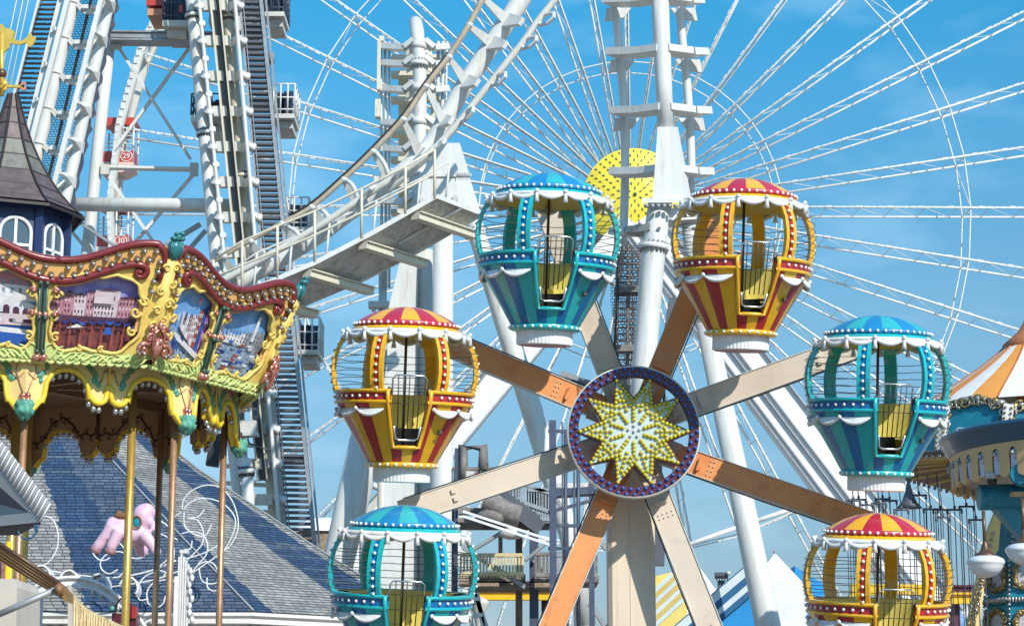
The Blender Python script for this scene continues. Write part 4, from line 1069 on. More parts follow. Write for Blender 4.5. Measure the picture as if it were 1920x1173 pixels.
# valance outline for half a side: f=0 corner .. .5 centre
def vprof():
    L=[(0,ZB+.02),(.045,ZB+.03),(.085,ZB+.12),(.10,5.05)]
    for i in range(9):
        t=pi*i/8; L.append((.245-.135*cos(t),5.12+ (ZA-5.12)*sin(t)**.8*1.0))
    L+=[(.385,5.17)]
    for i in range(7):
        t=pi*i/6; L.append((.437-.048*cos(t),5.16-.075*sin(t)))
    L+=[(.487,ZN-.02),(.5,ZN)]
    return L
hp=vprof(); full=hp+[(1-x,z) for x,z in hp[-2::-1]]
val=MB()
vo=[]
for k in range(8):
    a=vv(k-1,2.30); c=vv(k,2.30); d=(c-a); nrm=V((d.y,-d.x,0)).normalized()
    def vp(f,z,o=0): p=a.lerp(c,f)+nrm*o; return V((p.x,p.y,z))
    b=MB(); n=len(full)
    for i in range(n-1):
        (x0,z0),(x1,z1)=full[i],full[i+1]
        if x1-x0<1e-5: continue
        b.quad(vp(x0,ZT),vp(x0,z0),vp(x1,z1),vp(x1,ZT),0)
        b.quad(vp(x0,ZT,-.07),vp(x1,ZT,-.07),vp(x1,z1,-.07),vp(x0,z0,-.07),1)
        b.quad(vp(x0,z0),vp(x0,z0,-.07),vp(x1,z1,-.07),vp(x1,z1),2)
    vs=b.build('valance',['cval','cvin','cvaly'],car)
    b=MB(); b.tube([vp(x,z,.012) for x,z in full],.028,6); b.tube([vp(.5,ZN,.012),vp(.5,ZT,.012)],.012,5)
    b.tube([vp(.003,ZB+.5,.012),vp(.003,ZT,.012)],.012,5)
    b.build('edge_moulding','cvaly',vs)
    b=MB()   # teal leaf at the corner foot
    ca=V((a.x,a.y,0)); NF=28; pf=[(.015,ZB-.075),(.045,ZB-.06),(.06,ZB-.03),(.085,ZB-.015),(.095,ZB+.03),(.075,ZB+.035),(.10,ZB+.075),(.085,ZB+.11),(.05,ZB+.12)]
    vs_=[]
    for qi,(r,z) in enumerate(pf):
        for q in range(NF):
            t=2*pi*q/NF; rr=r*(1+.09*sin(7*t+qi*.9)); vs_.append(ca+V((rr*sin(t),-rr*cos(t),z+.012*sin(5*t+qi))))
    b.add(vs_,[(qi*NF+q,(qi+1)*NF+q,(qi+1)*NF+(q+1)%NF,qi*NF+(q+1)%NF) for qi in range(len(pf)-1) for q in range(NF)],0,True)
    b.build('leaf_foot','tgreen',vs)
    # painted garlands, lifted a few mm
    def brush(mbx,pts,r,m=0): mbx.tube([vp(x,z,.006) for x,z in pts],r,4,m,flat=.35)
    b=MB()
    for m_ in (0,1):
        X=(lambda x:x) if m_==0 else (lambda x:1-x)
        for i in range(26):
            t=.25+2.6*i/25; x=.245-.17*cos(t)*(1+.08*random.random()); z=5.15+.36*sin(t)+.02*random.random()
            mm=0 if 7<i<18 else 1
            if i<4 or i>22: mm=2
            for q in range(2): b.ball(vp(X(x+.02*random.random()),z+.03*random.random(),.004),.022+.014*random.random(),mm,6,4,(1,.35,1))
        brush(b,[(X(.02),5.5),(X(.05),5.45),(X(.06),5.36),(X(.03),5.22),(X(.01),5.12)],.012,0)
        brush(b,[(X(.01),5.33),(X(.05),5.27),(X(.09),5.34),(X(.12),5.38)],.011,0)
        b.ball(vp(X(.012),5.10,.01),.035,3,7,5,(1,.6,1)); b.ball(vp(X(.01),5.05,.01),.04,3,7,5,(1,.6,1))
        brush(b,[(X(.40),5.38),(X(.42),5.30),(X(.445),5.29),(X(.45),5.33)],.011,0)
        brush(b,[(X(.455),5.32),(X(.46),5.38),(X(.475),5.43)],.013,1)
        for q in range(3): b.ball(vp(X(.478+.012*q),5.43-.02*(q%2),.006),.014,3,6,4)
    b.build('painted_garland',['trose','tleaf','tgreen','cpink'],vs)
    # bulbs hanging under the edge
    b=MB()
    arcl=[V((x,z,0)) for x,z in full]
    for x0,x1,st in ((.125,.365,6),(.635,.875,6)):
        for i in range(st+1):
            x=x0+(x1-x0)*i/st; t=math.acos(max(-1,min(1,(.245-(x if x<.5 else 1-x))/.135))); z=5.12+(ZA-5.12)*sin(t)**.8-.055
            p=vp(x,z,-.03); b.ball(p,.028,0,8,6,(1,1,1.25)); b.tube([p+V((0,0,.02)),p+V((0,0,.06))],.02,6,1)
    for x in (.385,.415,.448,.482,.518,.552,.585,.615):
        xx=x if x<.5 else 1-x
        z=5.16-.075*sin(math.acos(max(-1,min(1,(.437-xx)/.055))))-.06 if xx<.47 else ZN-.09
        p=vp(x,z,-.02); b.ball(p,.029,0,8,6,(1,1,1.3)); b.tube([p+V((0,0,.02)),p+V((0,0,.07))],.02,6,1)
    stuff(b.build('bulbs',['glassbulb','brass'],vs))
    b=MB()   # vine painted on the inside face
    pts=[]
    for i in range(60):
        f=.03+.94*i/59; ff=f if f<.5 else 1-f
        base=5.12+(ZA-5.12)*max(0,sin(max(0,min(pi,(ff-.11)/.27*pi))))**.8 if ff<.38 else 5.2
        pts.append(vp(f,base+.13+.015*sin(i*1.3),-.078))
    b.tube(pts,.010,4)
    for i in range(2,58,2):
        p=pts[i]; e=d.normalized(); sg=1 if i%4 else -1
        b.spiral(p+V((0,0,sg*.05)),e,(0,0,1),.035,.8,.008,start=-pi/2*sg,seg=4,n=7,dirn=sg)
    b.tube([vp(.5,ZN,-.08),vp(.5,ZT-.05,-.08)],.02,5)
    b.build('painted_vine','vine',vs)
# ceiling, floor, centre
b=MB(); z=5.66
b.add([vv(k,2.30,z) for k in range(8)]+[vv(k,2.30,z+.06) for k in range(8)],[tuple(range(7,-1,-1)),tuple(range(8,16))]+[(k,(k+1)%8,8+(k+1)%8,8+k) for k in range(8)])
for k in range(8): b.beam(vv(k,.3,z-.06),vv(k,2.1,z-.06),.08,.12)
b.build('ceiling','ceil',car)
b=MB(); b.lathe([(2.5,0),(2.5,.35),(0.02,.35)],c=CC,seg=8,smooth=False); b.build('platform','planks',car)
b=MB()
apex=CC+V((0,0,6.45))
for k in range(8):
    b.add([vv(k,2.36,5.85),vv(k+1,2.36,5.85),apex],[(0,1,2)],k%2)
b.build('roof',['tentw','gred'],car)
def pole(p,r,m,z1,nm='pole'):
    b=MB(); b.tube([V((p.x,p.y,.35)),V((p.x,p.y,z1))],r,12)
    return b.build(nm,m,car)
for k in range(8): pole(vv(k,2.13),.036,'copper',5.6)
pole(P(244,900,21.9),.043,'brass',5.6); pole(P(26,900,22.2),.05,'brass',5.6); pole(P(49,900,23.6),.032,'brass',5.6); pole(CC,.06,'brass',7)
# rounding boards
RB,RT,ZB0,ZT0=2.50,2.95,5.50,6.60
HSH=-.11
def hx(sg,x): return HSH+((1-HSH)*x if sg>0 else -(1+HSH)*x)
def rb_(k,t): 
    a=R_(-50+45*k); r=RB+(RT-RB)*t/1.18; return CC+V((r*cos(a),r*sin(a),ZB0+t*.94))
def U(s): s=abs(s); return .955+.225*(sin(min(s,.80)/.80*pi/2)**2.4)
def Lo(s): s=abs(s); return .765+.215*(sin(min(s,.74)/.74*pi/2)**2.4)
def scene(b,kind,p,top):
    """flat mural built of thin layers in half-panel coords s 0..1, t 0..1"""
    lay=[0]
    def rect(s0,t0,s1,t1,m,st=0): lay[0]+=1; o=.0004*lay[0]; b.quad(p(s0,t0,o),p(s1,t0+st,o),p(s1,t1+st,o),p(s0,t1,o),m)
    def polyg(pts,m): lay[0]+=1; o=.0004*lay[0]; b.add([p(x,y,o) for x,y in pts],[tuple(range(len(pts)))],m)
    rnd=random.Random(kind*7+3)
    def sky(m): lay[0]+=1; o=.0004*lay[0]; b.add([p(0,0,o),p(1,0,o)]+[p(1-i/12,top(1-i/12),o) for i in range(13)],[tuple(range(15))],m)
    if kind==0:   # violet sky, pink palaces, moored boats
        sky(1)
        rect(0,.0,1,.46,4)
        x=.05
        for i,(w_,h_,m) in enumerate(((.13,.66,2),(.10,.70,2),(.12,.68,3),(.08,.72,2),(.24,.76,3),(.2,.68,2),(.2,.7,2))):
            rect(x,.40,x+w_,h_,m); 
            for r in range(4):
                for c in range(max(2,int(w_/.035))): rect(x+.012+c*.034,.46+r*.065,x+.026+c*.034,.495+r*.065,5 if (i+r)%3 else 3)
            polyg([(x-.005,h_),(x+w_+.005,h_),(x+w_*.5,h_+.03)],5)
            x+=w_
        rect(.47,.60,.66,.74,3)
        rect(0,.385,1,.43,6); 
        for i in range(18): x=.06+.05*i; rect(x,.28+.03*rnd.random(),x+.006,.47,6)
        for i in range(10):
            x=.06+.09*i+.02*rnd.random(); y=.33+.04*rnd.random()-.004*i; w_=.09
            polyg([(x,y+.05),(x+.02,y),(x+w_*.7,y-.01),(x+w_,y+.06),(x+w_*.7,y+.035),(x+.03,y+.035)],7 if i%3 else 8)
        polyg([(.22,.27),(.40,.29),(.33,.33)],9)
        for i in range(7): x=.15+.11*i; polyg([(x,.34),(x+.008,.34),(x+.016,.06),(x-.006,.06)],13)
        polyg([(.60,.22),(.70,.22),(.68,.30),(.63,.31)],8)
    elif kind==1:   # blue sky, row of painted houses along a canal
        sky(0); polyg([(0,0),(1,0),(1,.3),(.6,.36),(0,.42)],10)
        for i,(m,h_) in enumerate(((12,.9),(8,.80),(13,.74),(9,.66),(2,.64),(9,.60),(3,.57),(9,.55),(3,.53))):
            x1=1-.09*i*(1-.025*i); x0=1-.09*(i+1)*(1-.025*(i+1)); b0=.12+.035*i
            m=[12,11,13,9,2,9,3,9,3][i]
            polyg([(x0,b0+.035),(x1,b0),(x1,h_),(x0,h_-.05)],m)
            for r in range(4):
                for c in range(2):
                    xx=x0+(x1-x0)*(.2+.45*c); yy=b0+.10+r*(h_-b0)*.2; rect(xx,yy,xx+.018,yy+.05,5 if i%2 else 9)
        polyg([(.33,.28),(1.0,.05),(1.0,.12),(.3,.36)],9)
        polyg([(.0,.45),(.05,.52),(.12,.53),(.20,.48),(.22,.42),(.15,.47),(.06,.46)],5)
        for i in range(7): x=.03+.1*rnd.random()*5; y=.12+.2*rnd.random(); polyg([(x,y+.03),(x+.03,y),(x+.10,y-.03),(x+.07,y+.02)],11 if i%2 else 7)
        polyg([(.28,.30),(.38,.20),(.46,.12),(.42,.20),(.34,.29)],11)
        for i in range(10): rect(.02+.03*i,.50+.02*rnd.random(),.04+.03*i,.56+.05*rnd.random(),9 if i%2 else 3)
        polyg([(.62,.78),(.64,.92),(.66,.80)],13)
    elif kind==2:   # blue sky, harbour full of boats
        sky(0); rect(0,0,1,.46,10)
        for i in range(12):
            x=.9-.06*i; h_=.62-.012*i+.05*rnd.random(); rect(x,.40,x+.07,h_,14 if i<6 else 9)
            for r in range(3): rect(x+.02,.44+r*.06,x+.035,.47+r*.06,5)
        rect(.72,.5,.77,.84,9); polyg([(.71,.84),(.78,.84),(.745,.92)],14)
        for i in range(46):
            x=.02+.9*rnd.random(); y=.03+.4*rnd.random(); w_=.05+.05*rnd.random(); polyg([(x,y+.03),(x+.02,y),(x+w_,y),(x+w_+.03,y+.035)],(9,7,14,13,11,9)[i%6])
            if i%3==0: rect(x+.03,y,x+.036,y+.13,5)
        rect(0,.3,.10,.78,9); rect(.1,.35,.16,.66,3)
    else:          # white bridge with arches over blue water
        sky(0); rect(0,0,1,.26,11); polyg([(0,.2),(1,.14),(1,.2),(0,.27)],9)
        rect(.0,.56,1,.80,9); polyg([(0,.8),(1,.74),(1,.86),(0,.97)],2)
        for r in range(2):
            for c in range(9): rect(.05+.1*c,.66+.1*r,.085+.1*c,.72+.1*r,14)
        polyg([(0,.62),(.45,.70),(1,.5),(1,.24),(.8,.3),(.55,.42),(.3,.4),(0,.3)],9)
        for c in range(7):
            x=.08+.12*c; y=.52-.02*abs(c-2); polyg([(x,y-.1),(x+.08,y-.1),(x+.08,y),(x+.06,y+.03),(x+.02,y+.03),(x,y)],5)
        rect(0,.26,1,.40,3)
        for i in range(14): x=.03+.9*rnd.random(); polyg([(x,.30),(x+.1,.29),(x+.13,.34),(x,.34)],(9,5,14,3)[i%4])
MUR=['skin_','p_purple','p_pink','p_pale','p_brown','p_dark','p_dark','p_gond','p_blue','p_white','p_water','p_blue','p_mag','p_red','p_grey']
KINDS={(0,-1):3,(0,1):0,(1,-1):1,(1,1):2}
for k in range(8):
    b0,b1=rb_(k-1,0),rb_(k,0); t0=rb_(k-1,1.18); mid=(b0+b1)/2
    e=(b1-b0).normalized(); up=((rb_(k-1,1.18)+rb_(k,1.18))/2-mid).normalized(); nrm=e.cross(up); 
    if nrm.dot(mid-CC)<0: nrm=-nrm
    def pp(s,t,o=0): 
        return rb_(k-1,t).lerp(rb_(k,t),(s+1)/2)+nrm*o
    bd=MB()
    N=40
    for i in range(N):
        s0=-.97+1.94*i/N; s1=-.97+1.94*(i+1)/N
        bd.quad(pp(s0,-.02,-.05),pp(s1,-.02,-.05),pp(s1,U(s1)-.03,-.05),pp(s0,U(s0)-.03,-.05),2)   # back
        bd.quad(pp(s0,Lo(s0)-.06,.035),pp(s1,Lo(s1)-.06,.035),pp(s1,U(s1),.035),pp(s0,U(s0),.035),0)  # bulb band
        bd.quad(pp(s0,U(s0),.035),pp(s1,U(s1),.035),pp(s1,U(s1)-.03,-.05),pp(s0,U(s0)-.03,-.05),0)
    for s_ in(-1,1):
        bd.quad(pp(s_*.80,.3,.033),pp(s_*.985,.3,.033),pp(s_*.985,1.02,.033),pp(s_*.80,1.0,.033),0)
        bd.quad(pp(s_*.97,-.02,-.05),pp(s_*.985,-.02,.033),pp(s_*.985,1.02,.033),pp(s_*.97,1.0,-.05),2)
    bo=bd.build('rounding_board',['corange','cyel','ceil'],car)
    for sg in (-1,1):
        # carved frame with its shaped opening
        b=MB(); NN=56; inn=[];out=[]
        for i in range(NN):
            a=2*pi*i/NN; ca,sa=cos(a),sin(a)
            q=1/((abs(ca)/.395)**5+(abs(sa)/.365)**5)**(1/5)
            wv=1+.045*cos(6*a+1.0)+.03*sin(11*a)
            if .3<a<1.2: wv*=.80+.18*abs((a-.75)/.45)
            x=.465+q*ca*wv; y=.45+q*sa*wv
            y=y+ (.13*(max(0,x-.1))**1.5 if sa>0 else 0)
            inn.append((x,y))
            # outer: clip to the half panel
            tt=1e9
            if ca>1e-6: tt=min(tt,(.97-.465)/ca)
            if ca<-1e-6: tt=min(tt,(0-.465)/ca)
            if sa<-1e-6: tt=min(tt,(0.02-.46)/sa)
            lo,hi=0,tt
            if sa>0:
                lo,hi=0,min(tt,1.2)
                for _ in range(24):
                    md=(lo+hi)/2
                    if .46+sa*md<Lo(hx(sg,.465+ca*md))-.01: lo=md
                    else: hi=md
                tt=lo
            out.append((.465+ca*tt,.46+sa*tt))
        for i in range(NN):
            j=(i+1)%NN
            b.quad(pp(hx(sg,inn[i][0]),inn[i][1],.045),pp(hx(sg,out[i][0]),out[i][1],.04),pp(hx(sg,out[j][0]),out[j][1],.04),pp(hx(sg,inn[j][0]),inn[j][1],.045),0)
            b.quad(pp(hx(sg,inn[i][0]),inn[i][1],.045),pp(hx(sg,inn[j][0]),inn[j][1],.045),pp(hx(sg,inn[j][0]),inn[j][1],-.01),pp(hx(sg,inn[i][0]),inn[i][1],-.01),0)
        b.tube([pp(hx(sg,x),y,.05) for x,y in inn],.020,6,0,closed=True)
        for (cx,cy,r0,st,dr) in ((.12,.62,.05,0,1),(.10,.40,.06,pi,-1),(.80,.50,.06,0,-1),(.80,.30,.05,2,1),(.13,.20,.05,1,1),(.55,.10,.035,1,1),(.35,.10,.03,2,-1),(.86,.62,.055,3,1)):
            b.spiral(pp(hx(sg,cx),cy,.06),e*sg,up,r0,1.2,.018,0,st,5,14,dr)
        b.build('carved_frame','cyel',bo)
        b=MB(); 
        for (cx,cy) in ((.10,.66),(.11,.43)):
            b=MB(); b.spiral(pp(hx(sg,cx),cy,.075),e*sg,up,.036,1.1,.017,0,0,5,12); b.ball(pp(hx(sg,cx),cy,.08),.022,0,6,4)
            b.build('rose_scroll','cpink',bo)
        b=MB(); kd=KINDS.get((k,sg),(k+sg)%4)
        scene(b,kd,(lambda S: (lambda s,t,o: pp(hx(S,.03+.86*(s if S>0 else 1-s)),.08+t*.80,-.035+o)))(sg),(lambda S: (lambda s: (Lo(hx(S,.03+.86*(s if S>0 else 1-s)))-.0-.08)/.8))(sg))
        b.build('mural',MUR,bo)
        # green carved foot
        b=MB()
        rl=random.Random(k*5+sg)
        for i in range(24):
            s0=i/24*.97;s1=(i+1)/24*.97; h0=.075+.012*sin(i*1.9)+.11*max(0,1-i/4); h1=.075+.012*sin((i+1)*1.9)+.11*max(0,1-(i+1)/4)
            b.quad(pp(hx(sg,s0),-.035,.052),pp(hx(sg,s1),-.035,.052),pp(hx(sg,s1),h1,.050),pp(hx(sg,s0),h0,.050))
            b.quad(pp(hx(sg,s0),-.035,.052),pp(hx(sg,s1),-.035,.052),pp(hx(sg,s1),-.02,-.05),pp(hx(sg,s0),-.02,-.05))
        for i in range(19):
            s0=.04+.88*i/18; h=.06+.03*rl.random()+(.10*max(0,1-i/4)); ln_=.05+.05*rl.random(); dr=1 if i%4 else -1
            c=pp(hx(sg,s0),-.03+.02*rl.random(),.058)
            b.tube(smoothpath([c,c+e*sg*dr*ln_*.5+up*h*.35+nrm*.012,c+e*sg*dr*ln_+up*h*.8,c+e*sg*dr*ln_*1.7+up*h*.95],4),[.019-.001*q for q in range(13)],5)
        for i in range(13): c=pp(hx(sg,.03+.94*i/12),-.035,.05); b.tube(smoothpath([c-e*sg*.03,c+up*-.018+nrm*.01,c+e*sg*.05+up*.01],3),[.018,.02,.022,.022,.02,.016,.012],5)
        b.build('leaf_border','cgreen',bo)
        # maroon mouldings
        b=MB(); ss=[.99*i/30 for i in range(27)]
        up_=[pp(sg*s_,U(s_)+.012,.03) for s_ in ss]
        tail=[(.885,1.165),(.925,1.13),(.955,1.06),(.962,.98),(.95,.90),(.93,.82)]
        b.tube(up_+[pp(sg*x,y,.035) for x,y in tail],.041,8)
        ss=[.70*i/20 for i in range(21)]
        lw=[pp(sg*s_,Lo(s_),.055) for s_ in ss]
        c=(.745,.90); sp_=[]
        for i in range(16):
            f=i/15; a=pi*.60-f*2*pi*1.05; r=.078*(1-.75*f); sp_.append(pp(sg*(c[0]+r*cos(a)*.98),c[1]+r*sin(a),.06))
        b.tube(lw+sp_,[.041]*len(lw)+[.041-.02*i/15 for i in range(16)],8); b.ball(pp(sg*c[0],c[1],.07),.026,0,8,5)
        b.build('maroon_moulding','maroonl',bo)
        # bulbs in the band
        b=MB()
        for i in range(8):
            s0=.05+.108*i
            for j,f in enumerate((.30,.72)):
                s1=s0+.05*j; m_=Lo(s1)+(U(s1)-Lo(s1))*f
                p=pp(sg*s1,m_,.04); b.tube([p,p+nrm*.025],.030,8,1); b.ball(p+nrm*.05-up*.008,.021,0,7,5)
        for t in (1.02,.92,.82,.72): 
            p=pp(sg*(.885+.02*(t>.9)),t,.04); b.tube([p,p+nrm*.03],.024,7,1); b.ball(p+nrm*.055,.024,0,7,5)
        stuff(b.build('bulbs',['glassbulb','ceil'],bo))
    b=MB(); b.beam(pp(HSH,.06,.06),pp(HSH,.74,.06),.075,.05,0,up=nrm); b.beam(pp(HSH,.06,.085),pp(HSH,.74,.085),.012,.02,1,up=nrm)
    for s_ in(-1,1): 
        b.tube([pp(HSH+s_*.034,.06,.075),pp(HSH+s_*.034,.74,.075)],.012,6)
        for t in (.06,.4,.74): b.ball(pp(HSH+s_*.03,t,.10),.024,0,7,5)
    b.build('green_strip',['cstrip','black'],bo)
    for s_ in (-1,1):
        for (o_,t,r) in ((.035,.0,.045),(.028,.43,.03)):
            b=MB(); b.ball(pp(HSH+s_*o_,t,.09),r,0,8,5,(1,.8,1)); b.build('rose_boss','cpink',bo)
# corner ornaments
for k in range(8):
    a=R_(-50+45*k); rad=V((cos(a),sin(a),0)); tg=V((-sin(a),cos(a),0))
    lean=(rb_(k,1.18)-rb_(k,0)).normalized()
    def cpn(x,t,o=0): return rb_(k,t)+tg*x+rad*o
    b=MB(); b.tube([cpn(0,.05,-.02),cpn(0,.5,0),cpn(0,1.05,.0)],[.07,.075,.085],8)
    for t,x,r0,st,dr in ((.95,.05,.05,0,1),(.93,-.05,.045,pi,-1),(.78,.045,.05,1,-1),(.70,-.055,.055,2,1),(.58,.06,.06,0,1),(.50,-.05,.05,3,-1),(.40,.05,.045,2,-1),(.34,-.06,.05,1,1)):
        b.spiral(cpn(x,t,.07),tg,lean,r0,1.3,.017,0,st,5,14,dr)
    co_=b.build('corner_pilaster','cyel',car)
    b=MB()
    for sg in (-1,1):
        b.tube(smoothpath([cpn(0,.36,.09),cpn(sg*.05,.30,.11),cpn(sg*.055,.20,.11),cpn(sg*.09,.10,.11)],4),[.012+.012*sin(pi*q/12) for q in range(13)],7)
        b.spiral(cpn(sg*.125,.085,.11),tg*sg,lean,.075,1.35,.028,0,pi*.75,6,20,-1,.1)
        b.spiral(cpn(sg*.085,.21,.12),tg*sg,lean,.05,1.2,.020,0,pi*.9,6,14,-1,.1)
        b.tube(smoothpath([cpn(sg*.02,.30,.13),cpn(sg*.06,.24,.15),cpn(sg*.05,.14,.15),cpn(sg*.015,.06,.14)],4),.018,6); b.ball(cpn(sg*.035,.19,.12),.04,0,8,5)
        for i in range(4): b.ball(cpn(sg*(.12+.028*i),.035+.02*(i%2),.15),.016,1,6,4)
        b.spiral(cpn(sg*.06,.30,.10),tg*sg,lean,.05,1.2,.02,0,0,5,12)
    b.ball(cpn(0,.35,.12),.028,0,8,5,(1,1,1.8)); b.tube([cpn(0,.22,.12),cpn(0,.04,.14),cpn(.01,-.03,.12)],[.03,.036,.014],8)
    b.build('rose_cluster',['cpink','glassbulb'],co_)
    b=MB(); c=cpn(0,1.10,.03); LN,TGV,RDV=lean*.74,tg*.74,rad*.74
    vs=[];NS=10
    b.tube([c+LN*-.10,c+LN*0,c+LN*.10,c+LN*.18],[.055,.07,.075,.04],12)
    for i in range(7): t=(i-3)/3; b.tube([c+LN*-.08+TGV*t*.06+RDV*.07,c+LN*.05+TGV*t*.09+RDV*.075,c+LN*.15+TGV*t*.08+RDV*.05],[.010,.013,.008],5)
    for t,z,r in ((-.06,.19,.045),(.06,.20,.045),(0,.22,.05),(-.03,.26,.036),(.05,.27,.04),(0,.20,.05)): b.ball(c+LN*z+TGV*t+RDV*.03,r*.74,0,8,5,(1.2,1,.8))
    b.build('shell_finial','cteal',co_)
# ---------------------------------------------------------------- shingled pavilion with cupola
RC=V((P(4,600,38).x,38,0)); ZE=Zv(1152,33)
pav=thing('shingled_pavilion','pavilion with a flared blue and grey striped shingle roof behind the carousel','building',RC)
Hh=[(1,0),(.887,.57),(.751,1.25),(.64,1.85),(.49,2.64),(.404,3.18),(.30,3.95),(.20,5.1),(.13,6.6),(.125,7.2)]
def HH(t):
    for (t0,h0),(t1,h1) in zip(Hh,Hh[1:]):
        if t<=t0 and t>=t1: return h0+(h1-h0)*(t0-t)/(t0-t1)
    return Hh[-1][1]
ev=[P(-420,1145,32.2),P(475,1145,32.2),P(811,1163,34.7),P(800,1165,41.5),P(475,1165,44),P(-420,1165,44),P(-760,1160,41),P(-760,1160,35)]
ev=[V((p.x,p.y,ZE)) for p in ev]
TS=[1,.94,.887,.82,.751,.69,.64,.56,.49,.44,.404,.35,.30,.25,.20,.16,.13]
def rp(f_pt,t,h=None): c=V((RC.x,RC.y,ZE)); p=c+(f_pt-c)*t; p.z=ZE+HH(t); return p
st0={0:[(0,.10,2),(.10,.33,0),(.33,.655,2),(.655,.80,0),(.80,1,1)],1:[(0,.10,0),(.10,.60,2),(.60,.93,0),(.93,1,2)]}
b=MB(); rsh=random.Random(5)
for i in range(8):
    a,c=ev[i],ev[(i+1)%8]; L=(c-a).length
    bands=st0.get(i,[(0,.2,2),(.2,.5,0),(.5,.8,2),(.8,1,0)])
    # walk up the slope in shingle courses, each lapped over the one below
    ts=[]; t=1.0; 
    while t>.135:
        ts.append(t); q0=rp((a+c)/2,t); dt=.004; q1=rp((a+c)/2,t-dt); t-=dt*(.085/max(1e-4,(q1-q0).length))
    ts.append(.13); sl=0
    for j in range(len(ts)-1):
        t0,t1=ts[j],ts[j+1]; wob=[0]+[rsh.uniform(-.008,.008) if 0<k_<len(bands) else 0 for k_ in range(1,len(bands))]+[0]
        off=rsh.uniform(0,.19); thk=.005+.006*rsh.random(); up_=V((0,0,thk))
        for bi,(f0,f1,m) in enumerate(bands):
            A_,B_=a.lerp(c,f0+wob[bi]),a.lerp(c,f1+wob[bi+1]); k0=L*t0;k1=L*t1
            if m==0 and rsh.random()<.18: m=1
            p0,p1,p2,p3=rp(A_,t0)+up_,rp(B_,t0)+up_,rp(B_,t1),rp(A_,t1)
            b.uvquad(p0,p1,p2,p3,[((f0-.5)*k0+off,sl),((f1-.5)*k0+off,sl),((f1-.5)*k1+off,sl+.082),((f0-.5)*k1+off,sl+.082)],m)
            b.uvquad(p0-up_,p1-up_,p1,p0,[((f0-.5)*k0+off,sl),((f1-.5)*k0+off,sl),((f1-.5)*k0+off,sl+.01),((f0-.5)*k0+off,sl+.01)],m)
        sl+=.082
rf=b.build('roof',['sh_blue','sh_mid','sh_grey'],pav)
b=MB()
for i in range(8): b.tube([rp(ev[i],t)+V((0,0,.02)) for t in TS],.018,5)
b.build('hip_caps','eaves',rf)
b=MB()
for i in range(8):
    a,c=ev[i],ev[(i+1)%8]; ctr=V((RC.x,RC.y,ZE)); inw=lambda p,d:p+(ctr-p).normalized()*d
    for (d0,z0,d1,z1) in ((0,-.01,0,-.06),(0,-.06,.06,-.10),(.06,-.10,.06,-.17),(.06,-.17,.22,-.20),(.22,-.20,.22,-.5),(.22,-.5,.3,-.55)):
        b.quad(inw(a,d0)+V((0,0,z0)),inw(c,d0)+V((0,0,z0)),inw(c,d1)+V((0,0,z1)),inw(a,d1)+V((0,0,z1)),0)
    n=int((c-a).length/.16)
    for k in range(n): p=inw(a.lerp(c,(k+.5)/n),.16); b.box(p+V((0,0,-.25)),(.085,.10,.085),0,Matrix.Rotation(math.atan2((c-a).y,(c-a).x),3,'Z'))
b.build('cornice','wallw',pav)
b=MB()
for i in range(8):
    a,c=ev[i],ev[(i+1)%8]; ctr=V((RC.x,RC.y,ZE)); q=[p+(ctr-p).normalized()*.3 for p in (a,c)]
    b.quad(V((q[0].x,q[0].y,0)),V((q[1].x,q[1].y,0)),q[1]+V((0,0,-.5)),q[0]+V((0,0,-.5)))
b.build('wall','wallw',pav)
# cupola
def oc_(r,k,z): a=R_(45*k); return V((RC.x+r*sin(a),RC.y-r*cos(a),z))
CR=1.09; zt=Zv(404,38); zb=ZE+6.4
b=MB()
for k in range(8):
    b.quad(oc_(CR,k,zb),oc_(CR,k+1,zb),oc_(CR,k+1,zt+.1),oc_(CR,k,zt+.1))
    b.beam(oc_(CR+.02,k,zb),oc_(CR+.02,k,zt+.05),.14,.14)
    p,q=oc_(CR+.05,k,zt),oc_(CR+.05,k+1,zt); b.beam(p,q,.1,.16)
cu=b.build('cupola','cupola',pav)
for k in range(8):
    a,c=oc_(CR,k,0),oc_(CR,k+1,0); e=(c-a).normalized(); n_=V((e.y,-e.x,0)); m=(a+c)/2
    if n_.dot(m-RC)<0: n_=-n_
    def wp(x,z,o): return m+e*x+n_*o+V((0,0,z))
    hw=.275; zs=Zv(406,37); z0=zs-1.1; zc=zs-hw
    arch=[(-hw,z0),(hw,z0)]+[(hw*cos(pi*i/14),zc+hw*sin(pi*i/14)) for i in range(15)]
    b=MB(); b.tube([wp(x,z,.025) for x,z in arch],.035,6,0,closed=True)
    b.beam(wp(0,z0,.02),wp(0,zs,.02),.05,.04,0,up=n_); b.beam(wp(-hw,zc-.22,.02),wp(hw,zc-.22,.02),.05,.04,0,up=n_)
    wn=b.build('window','winwhite',cu)
    b=MB(); b.add([wp(x,z,.008) for x,z in arch],[tuple(range(len(arch)))]); b.build('pane','glass',wn)
prf=[(146,408),(122,388),(98,362),(76,332),(56,300),(40,268),(27,235),(17,205),(9,178)]
b=MB()
